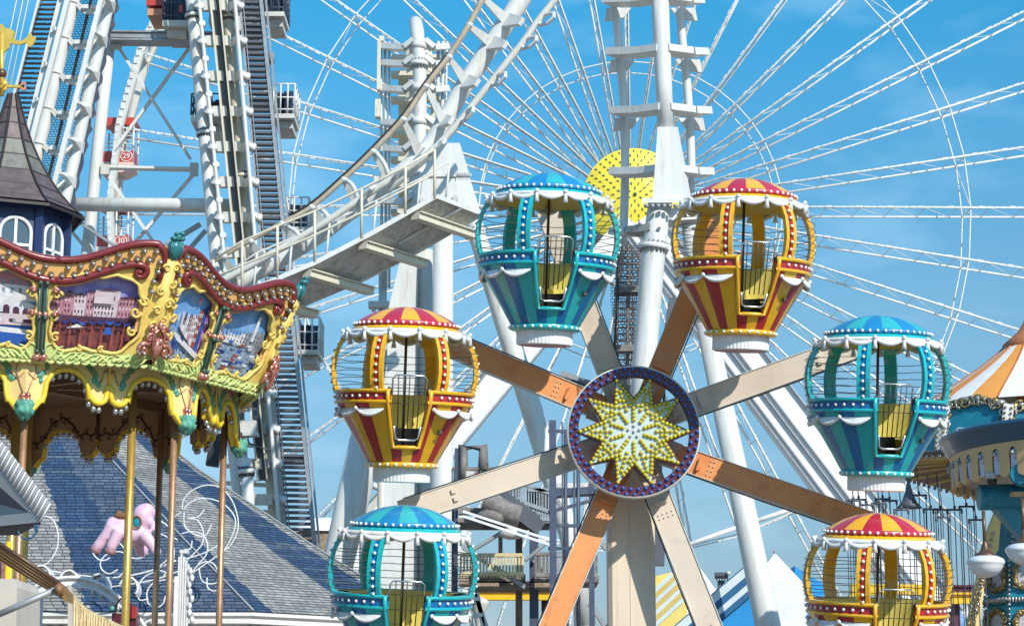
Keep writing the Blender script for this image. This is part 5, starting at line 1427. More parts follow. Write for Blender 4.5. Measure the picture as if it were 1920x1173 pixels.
for k in range(8):
    for j in range(len(prf)-1):
        r0,z0=(prf[j][0])*38/4000,Zv(prf[j][1],38); r1,z1=(prf[j+1][0])*38/4000,Zv(prf[j+1][1],38)
        b.quad(oc_(r0,k,z0),oc_(r0,k+1,z0),oc_(r1,k+1,z1),oc_(r1,k,z1),1 if (j in(3,4) ) else 0)
        b.beam(oc_(r0+.01,k,z0+.01),oc_(r1+.01,k,z1+.01),.035,.035,2); b.beam(oc_(r0+.004,k,z0),oc_(r0+.004,k+1,z0),.015,.02,2)
    b.beam(oc_(1.40,k,Zv(409,38)),oc_(1.40,k+1,Zv(409,38)),.05,.05,2)
    b.add([oc_(1.39,k,zt+.02),oc_(1.39,k+1,zt+.02),oc_(.9,k+1,zt+.06),oc_(.9,k,zt+.06)],[(3,2,1,0)],0)
b.build('spire',['roofbrown','roofgreen','seam'],cu)
# weathervane
wo=P(3,180,38); wv=thing('weather_vane','gilded scroll weather vane with a compass letter on the copper spire','weather vane',wo)
b=MB(); b.tube([wo,P(3,60,38)],.045,8); b.build('rod','gold',wv)
b=MB(); b.ball(P(3,138,38),.095,0,12,8); b.build('ball','brownpole',wv)
D=38
b=MB(); b.beam(P(-40,160,D),P(46,163,D),.05,.05); b.beam(P(3,162,D-.9),P(3,162,D+.9),.05,.05); b.tube([P(3,155,D),P(10,150,D),P(10,168,D),P(3,172,D)],.04,6); b.ball(P(8,158,D),.08,0,8,5); ar=b.build('compass_arm','gold',wv)
def letter(t,p,parent,m,size):
    o=text_mesh(t,size,m,.025,.012,'letter'); o.parent=parent; o.location=p-parent_origin(parent); o.rotation_euler=(pi/2,0,0)
letter('S',P(44,163,D),ar,'sred',.2)
b=MB()
def ext(pts,y=.05): b.prism([((u-3)*D/FOC,(100-v)*D/FOC) for u,v in pts],P(3,100,D)+V((0,-y/2,0)),(1,0,0),(0,0,1),(0,y,0))
ext([(-20,52),(-8,44),(3,40),(6,48),(14,50),(24,54),(28,60),(24,66),(31,74),(40,76),(47,72),(52,68),(54,62),(58,56),(62,66),(69,67),(68,76),(60,88),(54,86),(52,78),(40,83),(30,82),(20,80),(17,90),(8,98),(-6,100),(-20,90)])
b.build('arrow_figure','gold',wv)
# ---------------------------------------------------------------- pink elephant ride, white arch and scrollwork, kiosk bits
ED=30.0
el=thing('elephant_ride','pink elephant figure with a brown saddle and round teal ear patch on a red post','ride figure',ground(252,ED))
def ep(u,v,d=0): return P(u,v,ED+d)
b=MB()
def blob(u,v,d,r,sx=1,sy=1,sz=1): b.ball(ep(u,v,d),px(r,ED),0,16,12,(sx,sy,sz))
blob(228,992,0,22,1.1,.95,1.0); blob(246,1000,0,23,1.2,.95,.9); blob(262,1000,0,22,1,.9,.95); blob(214,984,0,17)
blob(268,968,-.02,21,.95,.95,1.15); blob(274,960,-.02,18,1,.95,1.0); blob(279,985,-.05,12,1,.8,1.3)
b.tube([ep(280,975,-.05),ep(287,985,-.12),ep(290,994,-.14),ep(284,990,-.18)],[px(9,ED),px(7,ED),px(5.5,ED),px(4,ED)],10)
b.tube([ep(258,955,.10),ep(262,968,.15),ep(272,985,.13)],[px(6,ED),px(9,ED),px(6,ED)],10)
for pts,rs in (([(212,985,-.1),(202,1000,-.12),(192,1012,-.12),(184,1023,-.12)],(14,12,10.5,10.5)),([(224,995,-.22),(217,1008,-.24),(212,1018,-.24),(209,1024,-.24)],(13,11,10.5,10.5)),
    ([(268,1000,-.2),(280,1014,-.22),(288,1025,-.22),(293,1034,-.22)],(14,11,10,10)),([(262,1005,.1),(264,1020,.12),(266,1032,.12)],(15,14,13))):
    b.tube([ep(*p) for p in pts],[px(r,ED) for r in rs],14)
    q=pts[-1]; b.ball(ep(*q),px(rs[-1]*.98,ED),0,12,8)
tmp=b.build('body','pink',el)
md=tmp.modifiers.new('r','REMESH'); md.mode='VOXEL'; md.voxel_size=.022; md.use_smooth_shade=True
sm=tmp.modifiers.new('s','SMOOTH'); sm.iterations=5; sm.factor=.6
dg=bpy.context.evaluated_depsgraph_get(); nm=bpy.data.meshes.new_from_object(tmp.evaluated_get(dg)); tmp.modifiers.clear(); tmp.data=nm
if not nm.materials: nm.materials.append(M['pink'])
b=MB()
for (u,v,d,du,dv) in ((182,1026,-.13,-.10,-.14),(208,1028,-.25,-.04,-.16)):
    p=ep(u,v,d); b.tube([p,p+V((du*.5,0,dv*.5))],px(10.8,ED),12)
b.build('hoof','pinkdk',el)
b=MB(); b.ball(ep(233,967,-.02),px(13,ED),0,14,8,(1.6,1.1,.55)); b.tube([ep(214,969,0),ep(222,961,0),ep(240,970,0)],[px(3,ED),px(6,ED),px(4,ED)],8); b.build('saddle','saddle',el)
b=MB(); b.ball(ep(256,978,-.135),px(10.5,ED),0,16,8,(.8,.35,1.05)); b.tube([ep(256+9*cos(2*pi*i/18),978+11*sin(2*pi*i/18),-.17) for i in range(18)],px(1.6,ED),5,1,closed=True); b.build('ear_patch',['tealp','saddle'],el)
b=MB(); g=ep(237,1010,0); b.tube([ep(237,1008,0),V((g.x,ED,.3))],px(3.2,ED),10); b.tube([ep(237,1014,0),ep(262,1012,0)],px(2.5,ED),8,1); b.build('post',['redpole','black'],el)
b=MB(); c=ep(236,1165,.1); b.box(c,(px(46,ED),.3,px(30,ED)),0); b.box(c+V((.05,-.1,.15)),(px(14,ED),.2,px(26,ED)),0); b.box(c+V((.14,-.1,.12)),(px(8,ED),.2,px(22,ED)),1); b.box(V((c.x,c.y,c.z/2-.1)),(.5,.4,c.z-.2),0)
b.tube(smoothpath([ep(216,1150,-.1),ep(221,1128,-.1),ep(232,1120,-.1),ep(240,1130,-.1),ep(243,1150,-.1)]),px(1.8,ED),6,2); b.ball(ep(210,1140,-.1),px(5,ED),3,8,6); b.build('machinery',['maroon','gred','black','tgreen'],el)
# arch
AD=31.0
ar=thing('white_arch','white curved arch with leaf curls and a row of bulbs under it, behind the elephant','arch',ground(160,AD))
def arcp(f,off=0,d=0):
    pts=[(18,1135),(45,1112),(78,1094),(110,1084),(150,1083),(190,1095),(222,1118),(250,1145),(272,1173),(300,1215)]
    i=f*(len(pts)-1); k=min(int(i),len(pts)-2); u=pts[k][0]+(pts[k+1][0]-pts[k][0])*(i-k); v=pts[k][1]+(pts[k+1][1]-pts[k][1])*(i-k)
    return P(u,v+off,AD+d)
b=MB(); path=smoothpath([arcp(i/9) for i in range(10)],5); lowp=smoothpath([arcp(i/9,15) for i in range(10)],5)
for i in range(len(path)-1):
    a,c,d_,e_=path[i],path[i+1],lowp[i+1],lowp[i]; y=V((0,.25,0))
    b.quad(a,c,d_,e_); b.quad(a,a+y,c+y,c); b.quad(e_,d_,d_+y,e_+y)
b.tube([p+V((0,-.02,0)) for p in path],.03,6); b.tube([p+V((0,-.02,0)) for p in lowp],.025,6)
g=lowp[-1]; b.beam(g,V((g.x+.1,g.y,0)),.25,.25); g=lowp[0]; b.beam(g,V((g.x-.1,g.y,0)),.25,.25)
b.build('band','gwht',ar)
b=MB()
for i in range(16):
    b=MB(); p=lowp[int(4+i*2.4)]; b.ball(p+V((0,-.03,-.07)),.03,0,8,6,(1,1,1.4)); b.tube([p+V((0,-.03,0)),p+V((0,-.03,-.05))],.02,6,1)
    b.build('bulb',['glassbulb','gwht'],ar)
for u,v in ((74,1063),(126,1072),(182,1079),(238,1085)):
    b=MB(); pts=[P(u+du,v+dv,AD) for du,dv in ((-14,10),(-6,0),(6,-3),(16,4),(20,18),(16,28))]
    sp_=smoothpath(pts,5)
    for i in range(len(sp_)-1): b.quad(sp_[i],sp_[i+1],sp_[i+1]+V((0,.35,0)),sp_[i]+V((0,.35,0))); b.quad(sp_[i]+V((0,0,-.03)),sp_[i]+V((0,.35,-.03)),sp_[i+1]+V((0,.35,-.03)),sp_[i+1]+V((0,0,-.03)))
    b.tube(sp_,.018,5); b.build('leaf_curl','gwht',ar)
# wire scrollwork
b=MB()
def wire(pts,d=0,r=1.5): b.tube(smoothpath([P(u,v,AD+.5+d) for u,v in pts],6),px(r,AD),6)
wire([(80,965),(100,975),(109,1005),(104,1035),(85,1058),(60,1062)]); wire([(46,1000),(45,1020),(36,1035),(25,1040)])
wire([(20,1065),(80,1068),(150,1078),(215,1082),(280,1070),(330,1050)],.1,1.8)
wire([(220,1083),(235,1068),(240,1050),(232,1036),(215,1034),(197,1041),(188,1055),(192,1068),(205,1075),(221,1067)])
wire([(175,1020),(174,1035),(183,1047),(195,1050),(206,1045)]); wire([(245,1045),(262,1046),(278,1036)]); wire([(222,1015),(233,1028),(240,1045)])
wire([(300,975),(318,990),(322,1015),(315,1045),(298,1062)]); wire([(300,1000),(315,1008),(326,1028),(322,1060),(305,1080)])
wire([(205,1100),(260,1092),(300,1083),(340,1068)]); 
wire([(300,1068),(275,1078),(262,1092),(258,1110),(262,1124),(278,1122)]); wire([(300,1069),(318,1076),(325,1090)]); wire([(310,1086),(288,1092),(276,1108),(278,1130),(292,1138),(305,1132),(310,1116)])
wire([(340,960),(328,968),(318,985),(322,1003),(333,1012)]); wire([(341,955),(345,935),(362,918),(388,909),(415,915),(435,938),(446,972),(444,1000),(430,1025)])
wire([(430,1025),(395,1050),(358,1075)]); wire([(345,955),(352,945),(372,935),(395,935),(420,945),(438,965),(441,985),(430,1015),(410,1045)])
wire([(345,960),(346,985),(362,1000),(378,1005),(388,1000),(396,983)]); wire([(352,971),(370,975),(380,992),(381,1010),(375,1025),(350,1050)]); wire([(340,1000),(360,996),(380,1002),(389,1020),(386,1040),(370,1058)])
wire([(345,1048),(385,1035),(420,1015)]); wire([(360,1073),(370,1060),(384,1053),(400,1056),(410,1075),(408,1090),(393,1094),(378,1087),(373,1065)]); wire([(388,1082),(389,1100),(400,1107),(416,1103)])
wire([(358,970),(372,968),(383,955)]); wire([(345,1030),(357,1028),(360,1013)])
wr=thing('wire_scrollwork','tangle of white curling wire scrolls before the shingled roof','ornament',ground(330,AD+.5)); b.build('scrolls','gwht',wr)
b=MB(); p=P(330,1080,AD+.5); b.tube([p,V((p.x,p.y,0))],.03,6); p=P(80,1066,AD+.6); b.tube([p,V((p.x,p.y,0))],.03,6); b.build('stake','gwht',wr)
# fluted post
fp=thing('fluted_post','white fluted ornamental post between two copper carousel poles','post',ground(348,AD-.5))
b=MB(); g=ground(348,AD-.5)
for i in range(5): b.beam(P(337+4.2*i,1036+7*abs(i-1),AD-.5),V((g.x+(i-2)*.034,g.y,0)),.026,.10-.006*i)
for i in range(8): b.ball(P(357+3*sin(i*2),1070+13*i,AD-.55),.035,0,6,5,(1,1,1.6))
b.build('shaft','gwht',fp)
b=MB(); b.box(P(346,1034,AD-.45),(px(14,AD),.2,px(6,AD))); b.build('cap','gwht',fp)
# near kiosk eave
KD=12.0
kk=thing('kiosk_roof','grey shingled kiosk eave poking in at the left edge with a blue hook','roof',ground(0,KD+.6))
A_=P(-60,800,KD+.5);B_=P(78,978,KD);C_=A_+V((-1.8,1.4,0));D_=B_+V((-1.8,1.4,0))
b=MB(); th=V((.05,0,.10))
b.quad(A_,B_,D_,C_); b.quad(A_+th,C_+th,D_+th,B_+th); b.quad(A_,A_+th,B_+th,B_); b.quad(B_,B_+th,D_+th,D_)
b.build('shingle_edge','eaves',kk)
b=MB()
n=44
for i in range(n): 
    p=A_.lerp(B_,(i+.5)/n); b.tube([p+V((.0,-.006,.0)),p+V((.05,-.006,.10))],.006,5,i%2)
b.build('shingle_butts',['eaves','wallw'],kk)
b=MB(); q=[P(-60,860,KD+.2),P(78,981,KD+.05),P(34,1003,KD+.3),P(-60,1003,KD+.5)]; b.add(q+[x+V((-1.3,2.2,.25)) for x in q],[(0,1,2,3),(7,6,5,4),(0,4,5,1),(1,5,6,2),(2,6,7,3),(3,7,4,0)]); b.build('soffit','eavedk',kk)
b=MB(); b.tube(smoothpath([P(34,994,KD),P(38,1004,KD),P(48,1010,KD),P(60,1007,KD),P(67,998,KD),P(69,986,KD)],5),px(1.8,KD),6); b.box(P(68,988,KD),(px(7,KD),.03,px(10,KD))); b.build('hook','sblue',kk)
b=MB(); g=ground(-20,KD+2); b.box(V((g.x-.4,g.y,g.z+1.3)),(.15,.15,2.7)); b.build('kiosk_post','beige',kk)
# timber boom, pipe and fringed canopy
BD_=15.0
bm=thing('timber_boom','varnished striped timber boom slanting down in the lower left corner','boom',ground(40,BD_))
def slab(b,pts,D,dep,m=0): q=[P(u,v,D) for u,v in pts]; n=len(q); b.add(q+[x+V((0,dep,0)) for x in q],[tuple(range(n)),tuple(range(2*n-1,n-1,-1))]+[(i,n+i,n+(i+1)%n,(i+1)%n) for i in range(n)],m)
b=MB(); slab(b,[(-40,994),(112,1094),(126,1110),(126,1128),(-40,1028)],BD_,.2,0)
for i in range(4): b.tube([P(-40,1000+7*i,BD_-.005),P(118,1103+6*i,BD_-.005)],.006,4,1)
b.tube([P(-40,993,BD_),P(112,1093,BD_)],.016,5,1); b.build('boom','wood brownpole'.split(),bm)
b=MB(); b.tube([P(-30,1163,BD_-.2),P(108,1103,BD_-.2)],px(6,BD_),12,0); b.ball(P(112,1101,BD_-.2),px(9,BD_),1,10,8); b.tube([P(108,1096,BD_-.25),P(112,1112,BD_-.25)],px(7,BD_),10,1); b.build('pipe_strut',['grey','saddle'],bm)
g=P(-30,1163,BD_-.2); b=MB(); b.tube([g,V((g.x,g.y,0))],.05,8); b.build('stand','grey',bm)
fc=thing('fringed_canopy','cream canopy with hanging brown fringe at the bottom edge under the boom','canopy',ground(170,BD_+.6))
b=MB(); slab(b,[(127,1094),(134,1100),(136,1240),(127,1240)],BD_+.3,.06,0)
T_=smoothpath([P(134,1100,BD_+.35),P(150,1128,BD_+.5),P(175,1146,BD_+.7),P(215,1165,BD_+1.0),P(260,1185,BD_+1.4)],8)
n=len(T_)
for i in range(n-1): b.quad(T_[i],T_[i+1],V((T_[i+1].x,T_[i+1].y,1.9)),V((T_[i].x,T_[i].y,1.9)),1)
b.build('cloth',['beige','fringe'],fc)
b=MB()
for i in range(90):
    p=at(T_,i/89)+V((0,-.03,-.02)); b.tube([p,V((p.x+.012*sin(i*3),p.y+.01*cos(i*5),p.z-.5)),V((p.x+.02*sin(i*2),p.y,p.z-1.0))],.006,4,0 if i%3 else 1)
b.build('fringe',['fringe','wood'],fc)
b=MB(); b.box(V((T_[0].x+.2,T_[0].y+.3,.95)),(.1,.1,1.9)); b.build('post','beige',fc)
bk=thing('plaster_block','pale beige plaster block in the very bottom left corner','block',ground(5,16))
b=MB(); slab(b,[(-60,1084),(26,1084),(32,1100),(30,1200),(-60,1200)],16.0,.8,0); b.box(P(36,1130,16.4)+V((0,0,-.1)),(px(12,16),.3,px(96,16)),1)
g=P(-15,1200,16.4); b.box(V((g.x,16.4,g.z/2)),(.34,.7,g.z-.02),0); b.build('block',['beige','wallw'],bk)
b=MB(); g=ground(17,17); b.tube([P(17,1015,17),g],px(5.5,17),10,0); b.tube([P(6,1030,17.2),V((P(6,1030,17.2).x,17.2,0))],px(5,17),10,1); tag(b.build('painted_post',['ybeam','cpink'],None,g),'short yellow post beside a rosy one, behind the plaster block','post')
# ---------------------------------------------------------------- wave swinger
WS=45.0
wc=P(1945,893,WS); swg=thing('swing_ride','flying swing ride with orange and white striped canopy, teal crown boards and hanging seats','swing ride',(wc.x,WS,0))
RR=3.1; TL=R_(9)
tm=Matrix.Rotation(TL,3,'Y')
def wp_(r,th,z=0): return wc+tm@V((r*sin(th),-r*cos(th),z))
# canopy (tent) on top
b=MB(); bz=px(152,WS)
def cp(r,th,z): p=V((P(1950,930,WS).x,WS,P(1945,930,WS).z)); return p+V((r*sin(th),-r*cos(th),z))
cr_=px(236,WS); prc=[(1,px(155,WS)),(.8,px(187,WS)),(.6,px(217,WS)),(.42,px(246,WS)),(.30,px(268,WS)),(.20,px(289,WS)),(.16,px(296,WS))]
SGN=96
b.lathe([(r*cr_,z) for r,z in prc],c=V((P(1950,930,WS).x,WS,P(1945,930,WS).z)),seg=SGN,mf=lambda k,i: 1 if (k//4)%2 else 0)
for k in range(0,SGN,8): 
    b.tube([cp(r*cr_+.01,2*pi*k/SGN,z+.01) for r,z in prc],.02,4,2)
cn=b.build('canopy',['tentw','orange','tentr'],swg)
b=MB(); b.lathe([(.62,px(282,WS)),(.64,px(289,WS)),(.5,px(300,WS)),(.3,px(315,WS)),(.02,px(357,WS))],c=V((P(1950,930,WS).x,WS,P(1945,930,WS).z)),seg=20); b.build('cap','tentr',cn)
# crown boards with scrollwork
NB=14
for k in range(NB):
    a0=2*pi*k/NB; a1=2*pi*(k+1)/NB
    p0,p1=wp_(RR,a0,px(-12,WS)),wp_(RR,a1,px(-12,WS)); u=tm@V((0,0,1)); h=px(96,WS); e=(p1-p0); n_=e.cross(u).normalized()
    if n_.dot(p0-wc)<0: n_=-n_
    b=MB(); N=12
    for i in range(N):
        f0,f1=i/N,(i+1)/N; t0=h*(.88+.14*sin(pi*f0)); t1=h*(.88+.14*sin(pi*f1))
        b.quad(p0+e*f0,p0+e*f1,p0+e*f1+u*t1,p0+e*f0+u*t0); b.quad(p0+e*f0-n_*.06,p0+e*f0-n_*.06+u*t0,p0+e*f1-n_*.06+u*t1,p0+e*f1-n_*.06)
    bd=b.build('crown_board','stl',swg)
    b=MB(); rnd=random.Random(k)
    for i in range(11):
        f=.06+.088*i; t=h*(.86+.14*sin(pi*f)); b.spiral(p0+e*f+u*t+n_*.05,e.normalized(),u,.10+.05*rnd.random(),1.3,.03,0 if i%2 else 1,rnd.random()*6,5,12,1 if i%2 else -1)
        b.ball(p0+e*(f+.03)+u*(t+.06)+n_*.03,.05+.03*rnd.random(),i%2,6,4,(1.4,.7,1))
    for f in (.06,.94):
        for i in range(6): b.spiral(p0+e*f+u*h*(.15+.13*i)+n_*.05,e.normalized(),u,.09,1.1,.028,(i)%2,rnd.random()*6,5,10)
    for i in range(14): b.ball(p0+e*(i+.5)/14+u*.04+n_*.04,.035,2,6,4)
    b.build('gilt_scrolls',['gilt','silver','glassbulb'],bd)
    b=MB(); b.beam(p0+u*.05+n_*.04,p0+u*h*.95+n_*.04,.20,.12,0,up=n_)
    for i in range(9): 
        for s_ in (-1,1): b.ball(p0+u*h*(.08+.1*i)+n_*.12+e.normalized()*s_*.06,.03,1,6,4)
    b.build('pilaster',['tentw','gilt'],bd)
    if k in (13,12,11):
        o=text_mesh('CITY OF',.22,'tpale',.004,0,'lettering'); o.parent=bd
        m=Matrix((e.normalized(),u,n_ if e.normalized().cross(u).dot(n_)>0 else -n_)).transposed().to_4x4()
        o.rotation_euler=m.to_euler(); o.location=p0+e*.5+u*h*.42+n_*.012-parent_origin(bd)
# soffit
b=MB()
N=56; prs=[(1.0,px(-12,WS)),(.97,px(-16,WS)),(.80,px(-8,WS)),(.60,px(6,WS)),(.35,px(-6,WS)),(.2,px(-24,WS))]
for i in range(len(prs)-1):
    for k in range(N):
        a=2*pi*k/N;c=2*pi*(k+1)/N; (r0,z0),(r1,z1)=prs[i],prs[i+1]
        b.add([wp_(r0*RR,a,z0),wp_(r1*RR,a,z1),wp_(r1*RR,c,z1),wp_(r0*RR,c,z0)],[(0,1,2,3)],0,True)
for k in range(28): a=2*pi*k/28; b.tube([wp_(RR*.96,a,px(-16,WS)),wp_(RR*.62,a,px(3,WS))],.05,5,1)
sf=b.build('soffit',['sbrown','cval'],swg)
b=MB()
for k in range(110): b.ball(wp_(RR*.99,2*pi*k/110,px(-18,WS)),.045,0,6,4)
stuff(b.build('bulbs',['glassbulb'],sf))
# seats on chains: rod, spreader bar, chains, seat
b0=None; rnd=random.Random(3)
SEATS=[(1600,938,0),(1625,946,-.6),(1648,943,.4),(1668,938,1.2),(1690,955,-.9),(1723,928,.9),(1745,954,.2),(1763,955,1.4),(1768,969,-1.2),(1790,955,.6),(1812,949,1.7),(1830,974,-.4),(1655,935,2.2),(1610,936,2.0)]
for i,(u,v,d) in enumerate(SEATS):
    D=WS+d-1.2; p=P(u,v,D); hw=px(13,D); L=px(300,D); q=p+V((0,.12,-L))
    sw=thing('hanging_swing','empty dark swing seat on long chains below a short spreader bar',"swing seat",(q.x,q.y,q.z),'swings hanging from the swing ride')
    b=MB(); b.tube([p+V((-hw,0,0)),p+V((hw,0,0))],.024,6); top=px(66 if u>1680 else 95,D); b.tube([p,p+V((0,0,.08))],.028,6); b.tube([p,p+V((-.05,0,top))],.012,4)
    for x in (-hw,hw): b.tube([p+V((x,0,.02)),p+V((x,0,-.08))],.024,6)
    b.build('spreader_bar','greydk',sw)
    for x in (-hw,-hw*.35,hw*.35,hw):
        b=MB(); b.tube([p+V((x,(.25 if abs(x)<hw*.9 else 0),0)),p+V((x*1.02,.0 if abs(x)>hw*.9 else .3,-L))],.010,4); b.build('chain','greydk',sw)
    b=MB(); b.box(q,(hw*2.1,.42,.06)); b.box(q+V((0,.22,.25)),(hw*2.1,.05,.5)); b.tube([q+V((-hw,-.2,.25)),q+V((hw,-.2,.25))],.02,5,1)
    for x in(-hw,hw): b.box(q+V((x,0,.15)),(.04,.42,.3))
    b.build('seat',['sblue','chrome'],sw)
# cone pendant under the soffit
b=MB(); p=P(1705,952,WS-1); b.lathe([(.012,.9),(.03,.55),(.07,.35),(.16,.12),(.27,.0),(.0,.02)],c=p,seg=16); b.build('cone_pendant','greydk',swg)
# centre tower with framed panels
tp=thing if 0 else None
b=MB(); cx=P(1938,1000,WS).x
def tz(v): return Zv(v,WS)
rad0=px(100,WS)
prf=[(px(60,WS),tz(900)),(px(66,WS),tz(1000)),(px(86,WS),tz(1045)),(px(92,WS),tz(1118)),(px(98,WS),tz(1122)),(px(98,WS),tz(1134)),(px(94,WS),tz(1138)),(px(100,WS),tz(1240)),(px(104,WS),0)]
b.lathe(prf[::-1],c=(cx,WS,0),seg=8,smooth=False); tower=b.build('centre_tower','stl',swg)
def twp(k,x,z,o=0):
    """point on face k of the octagonal tower"""
    r=None
    for (r0,z0),(r1,z1) in zip(prf,prf[1:]):
        if z<=z0 and z>=z1: r=r0+(r1-r0)*(z0-z)/max(1e-6,(z0-z1)); break
    r=r or rad0; a0,a1=2*pi*k/8,2*pi*(k+1)/8
    p=V((cx+r*sin(a0),WS-r*cos(a0),z)).lerp(V((cx+r*sin(a1),WS-r*cos(a1),z)),.5+x)
    am=(a0+a1)/2; return p+V((sin(am),-cos(am),0))*o
for k in range(8):
    for (v0,v1) in ((1050,1114),(1142,1225)):
        b=MB(); z0,z1=tz(v1-8),tz(v0+8); b.quad(twp(k,-.28,z0,.02),twp(k,.28,z0,.02),twp(k,.28,z1,.02),twp(k,-.28,z1,.02),1)
        b.quad(twp(k,-.2,z0+.08,.025),twp(k,-.05,z0+.08,.025),twp(k,-.05,z1-.4,.025),twp(k,-.2,z1-.4,.025),2)
        n=34; rnd=random.Random(k)
        for i in range(n):
            t=2*pi*i/n; x=.32*cos(t); z=(z0+z1)/2+(z1-z0)*.56*sin(t); x=max(-.34,min(.34,x*1.25))
            b.ball(twp(k,x,z,.04),.045+.03*rnd.random(),0,6,4); 
            if i%3==0: b.spiral(twp(k,x*1.05,z,.06),V((1,0,0)),V((0,0,1)),.08,1.1,.022,0,rnd.random()*6,4,9)
        b.build('framed_panel',['gilt','picw','sbrown'],tower)
    b=MB()
    for i in range(13): b.ball(twp(k,-.46+.077*i,tz(1128),.03),.05,0,6,4,(.6,.6,1.3))
    for v in range(930,1240,9): b.ball(twp(k,-.5,tz(v),.05),.035,1,6,4)
    b.build('bead_course',['silver','glassbulb'],tower)
# pale ornamented outrigger panel left of the tower
b=MB(); q=[P(1868,955,WS-.8),P(1880,940,WS-.8),P(1872,1030,WS-.8),P(1850,1060,WS-.8),P(1836,1180,WS-.8),P(1812,1180,WS-.8),P(1838,1060,WS-.8),P(1850,1000,WS-.8)]
b.add(q+[x+V((0,.2,0)) for x in q],[tuple(range(8)),tuple(range(15,7,-1))]+[(i,8+i,8+(i+1)%8,(i+1)%8) for i in range(8)],0)
for i in range(16): b.spiral(P(1846-1.6*i+ (i%3),1050+8*i,WS-.86),V((1,0,0)),V((0,0,1)),.08,1.2,.022,1,i,4,10); b.ball(P(1862-2.4*i,1000+11*i,WS-.86),.04,2,6,4)
b.build('outrigger_panel',['cval','gilt','glassbulb'],swg)
# ---------------------------------------------------------------- near scalloped kiosk roof with lamps
SK=16.0
sk=thing('scalloped_pavilion','round pavilion eave with dark blue cornice and tan scalloped valance at the right edge','pavilion',ground(2090,SK+1.4))
kr=px(323,SK+1.3); kc=V((P(2088,850,SK+1.3).x,SK+1.3,0)); 
zc0=Zv(852,SK+1.3)
def kp(r,th,z): return V((kc.x+r*sin(th),kc.y-r*cos(th),z))
k_=px(1,SK+1.3)
b=MB(); b.lathe([(kr-.14,zc0+40*k_),(kr-.02,zc0+36*k_),(kr+.0,zc0+31*k_),(kr-.01,zc0+26*k_),(kr-.03,zc0+23*k_),(kr-.035,zc0+15*k_),(kr-.05,zc0+12*k_),(kr-.06,zc0+6*k_),(kr-.075,zc0+3*k_),(kr-.08,zc0-1*k_),(kr-.11,zc0-3*k_)],c=(kc.x,kc.y,0),seg=80); b.build('cornice','sblue',sk)
b=MB(); b.lathe([(kr-.14,zc0+40*k_),(kr*.6,zc0+52*k_),(.05,zc0+64*k_)],c=(kc.x,kc.y,0),seg=48); b.build('roof','sblue',sk)
# scalloped valance: rounded tongues with pale slots between
NS=46; rv=kr-.085; zt_,zb_=zc0-1*k_,zc0-62*k_
b=MB()
for k in range(NS):
    a0=2*pi*k/NS; da=2*pi/NS
    pts=[(-.30,zt_)]
    bot=[(-.30,zb_+8*k_)]+[(-.30*cos(pi*i/8),zb_+8*k_-10*k_*sin(pi*i/8)) for i in range(1,8)]+[(.30,zb_+8*k_)]
    n=len(bot)
    for i in range(n-1):
        x0,z0=bot[i];x1,z1=bot[i+1]
        for o_,fl in ((0,0),(-.03,1)):
            q=[kp(rv+o_,a0+da*x0,zt_),kp(rv+o_,a0+da*x0,z0),kp(rv+o_,a0+da*x1,z1),kp(rv+o_,a0+da*x1,zt_)]
            b.quad(*(q if not fl else q[::-1]),0)
        b.quad(kp(rv,a0+da*x0,z0),kp(rv-.03,a0+da*x0,z0),kp(rv-.03,a0+da*x1,z1),kp(rv,a0+da*x1,z1),0)
    # filler with arch-topped slot
    m_=9
    for i in range(m_):
        f0=.30+.40*i/m_; f1=.30+.40*(i+1)/m_
        def st_(f): x=(f-.5)/.2; return zt_-10*k_-(1-math.sqrt(max(0,1-x*x)))*8*k_
        b.quad(kp(rv,a0+da*f0,zt_),kp(rv,a0+da*f0,st_(f0)),kp(rv,a0+da*f1,st_(f1)),kp(rv,a0+da*f1,zt_),0)
    # pale slot drop behind, flaring out at its foot
    L=[]; 
    for (f,z) in ((.28,zt_-8*k_),(.28,zb_+5*k_),(.72,zb_+5*k_),(.72,zt_-8*k_)): L.append(kp(rv-.018,a0+da*f,z))
    b.add(L,[tuple(range(8))],1)
    p=kp(rv+.01,a0+da*.5,zt_-20*k_); b.ball(p,.020,2,7,5); b.tube([p,p+V((.02,0,.02))],.008,4,2)
b.build('valance',['stan','slot','silver'],sk)
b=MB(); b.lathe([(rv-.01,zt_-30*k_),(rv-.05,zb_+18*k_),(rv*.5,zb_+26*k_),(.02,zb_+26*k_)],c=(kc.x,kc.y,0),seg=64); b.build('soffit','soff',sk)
b=MB(); g=V((kc.x,kc.y,0)); b.tube([g,g+V((0,0,zb_+.1))],.28,16); b.build('post','stl',sk)
b=MB(); p=P(1860,898,SK+.7); b.tube([p+V((0,0,.05)),p],.055,16); b.ball(p+V((0,0,-.01)),.04,1,12,8,(1,1,1.1)); b.build('dome_camera','soff black'.split(),sk)
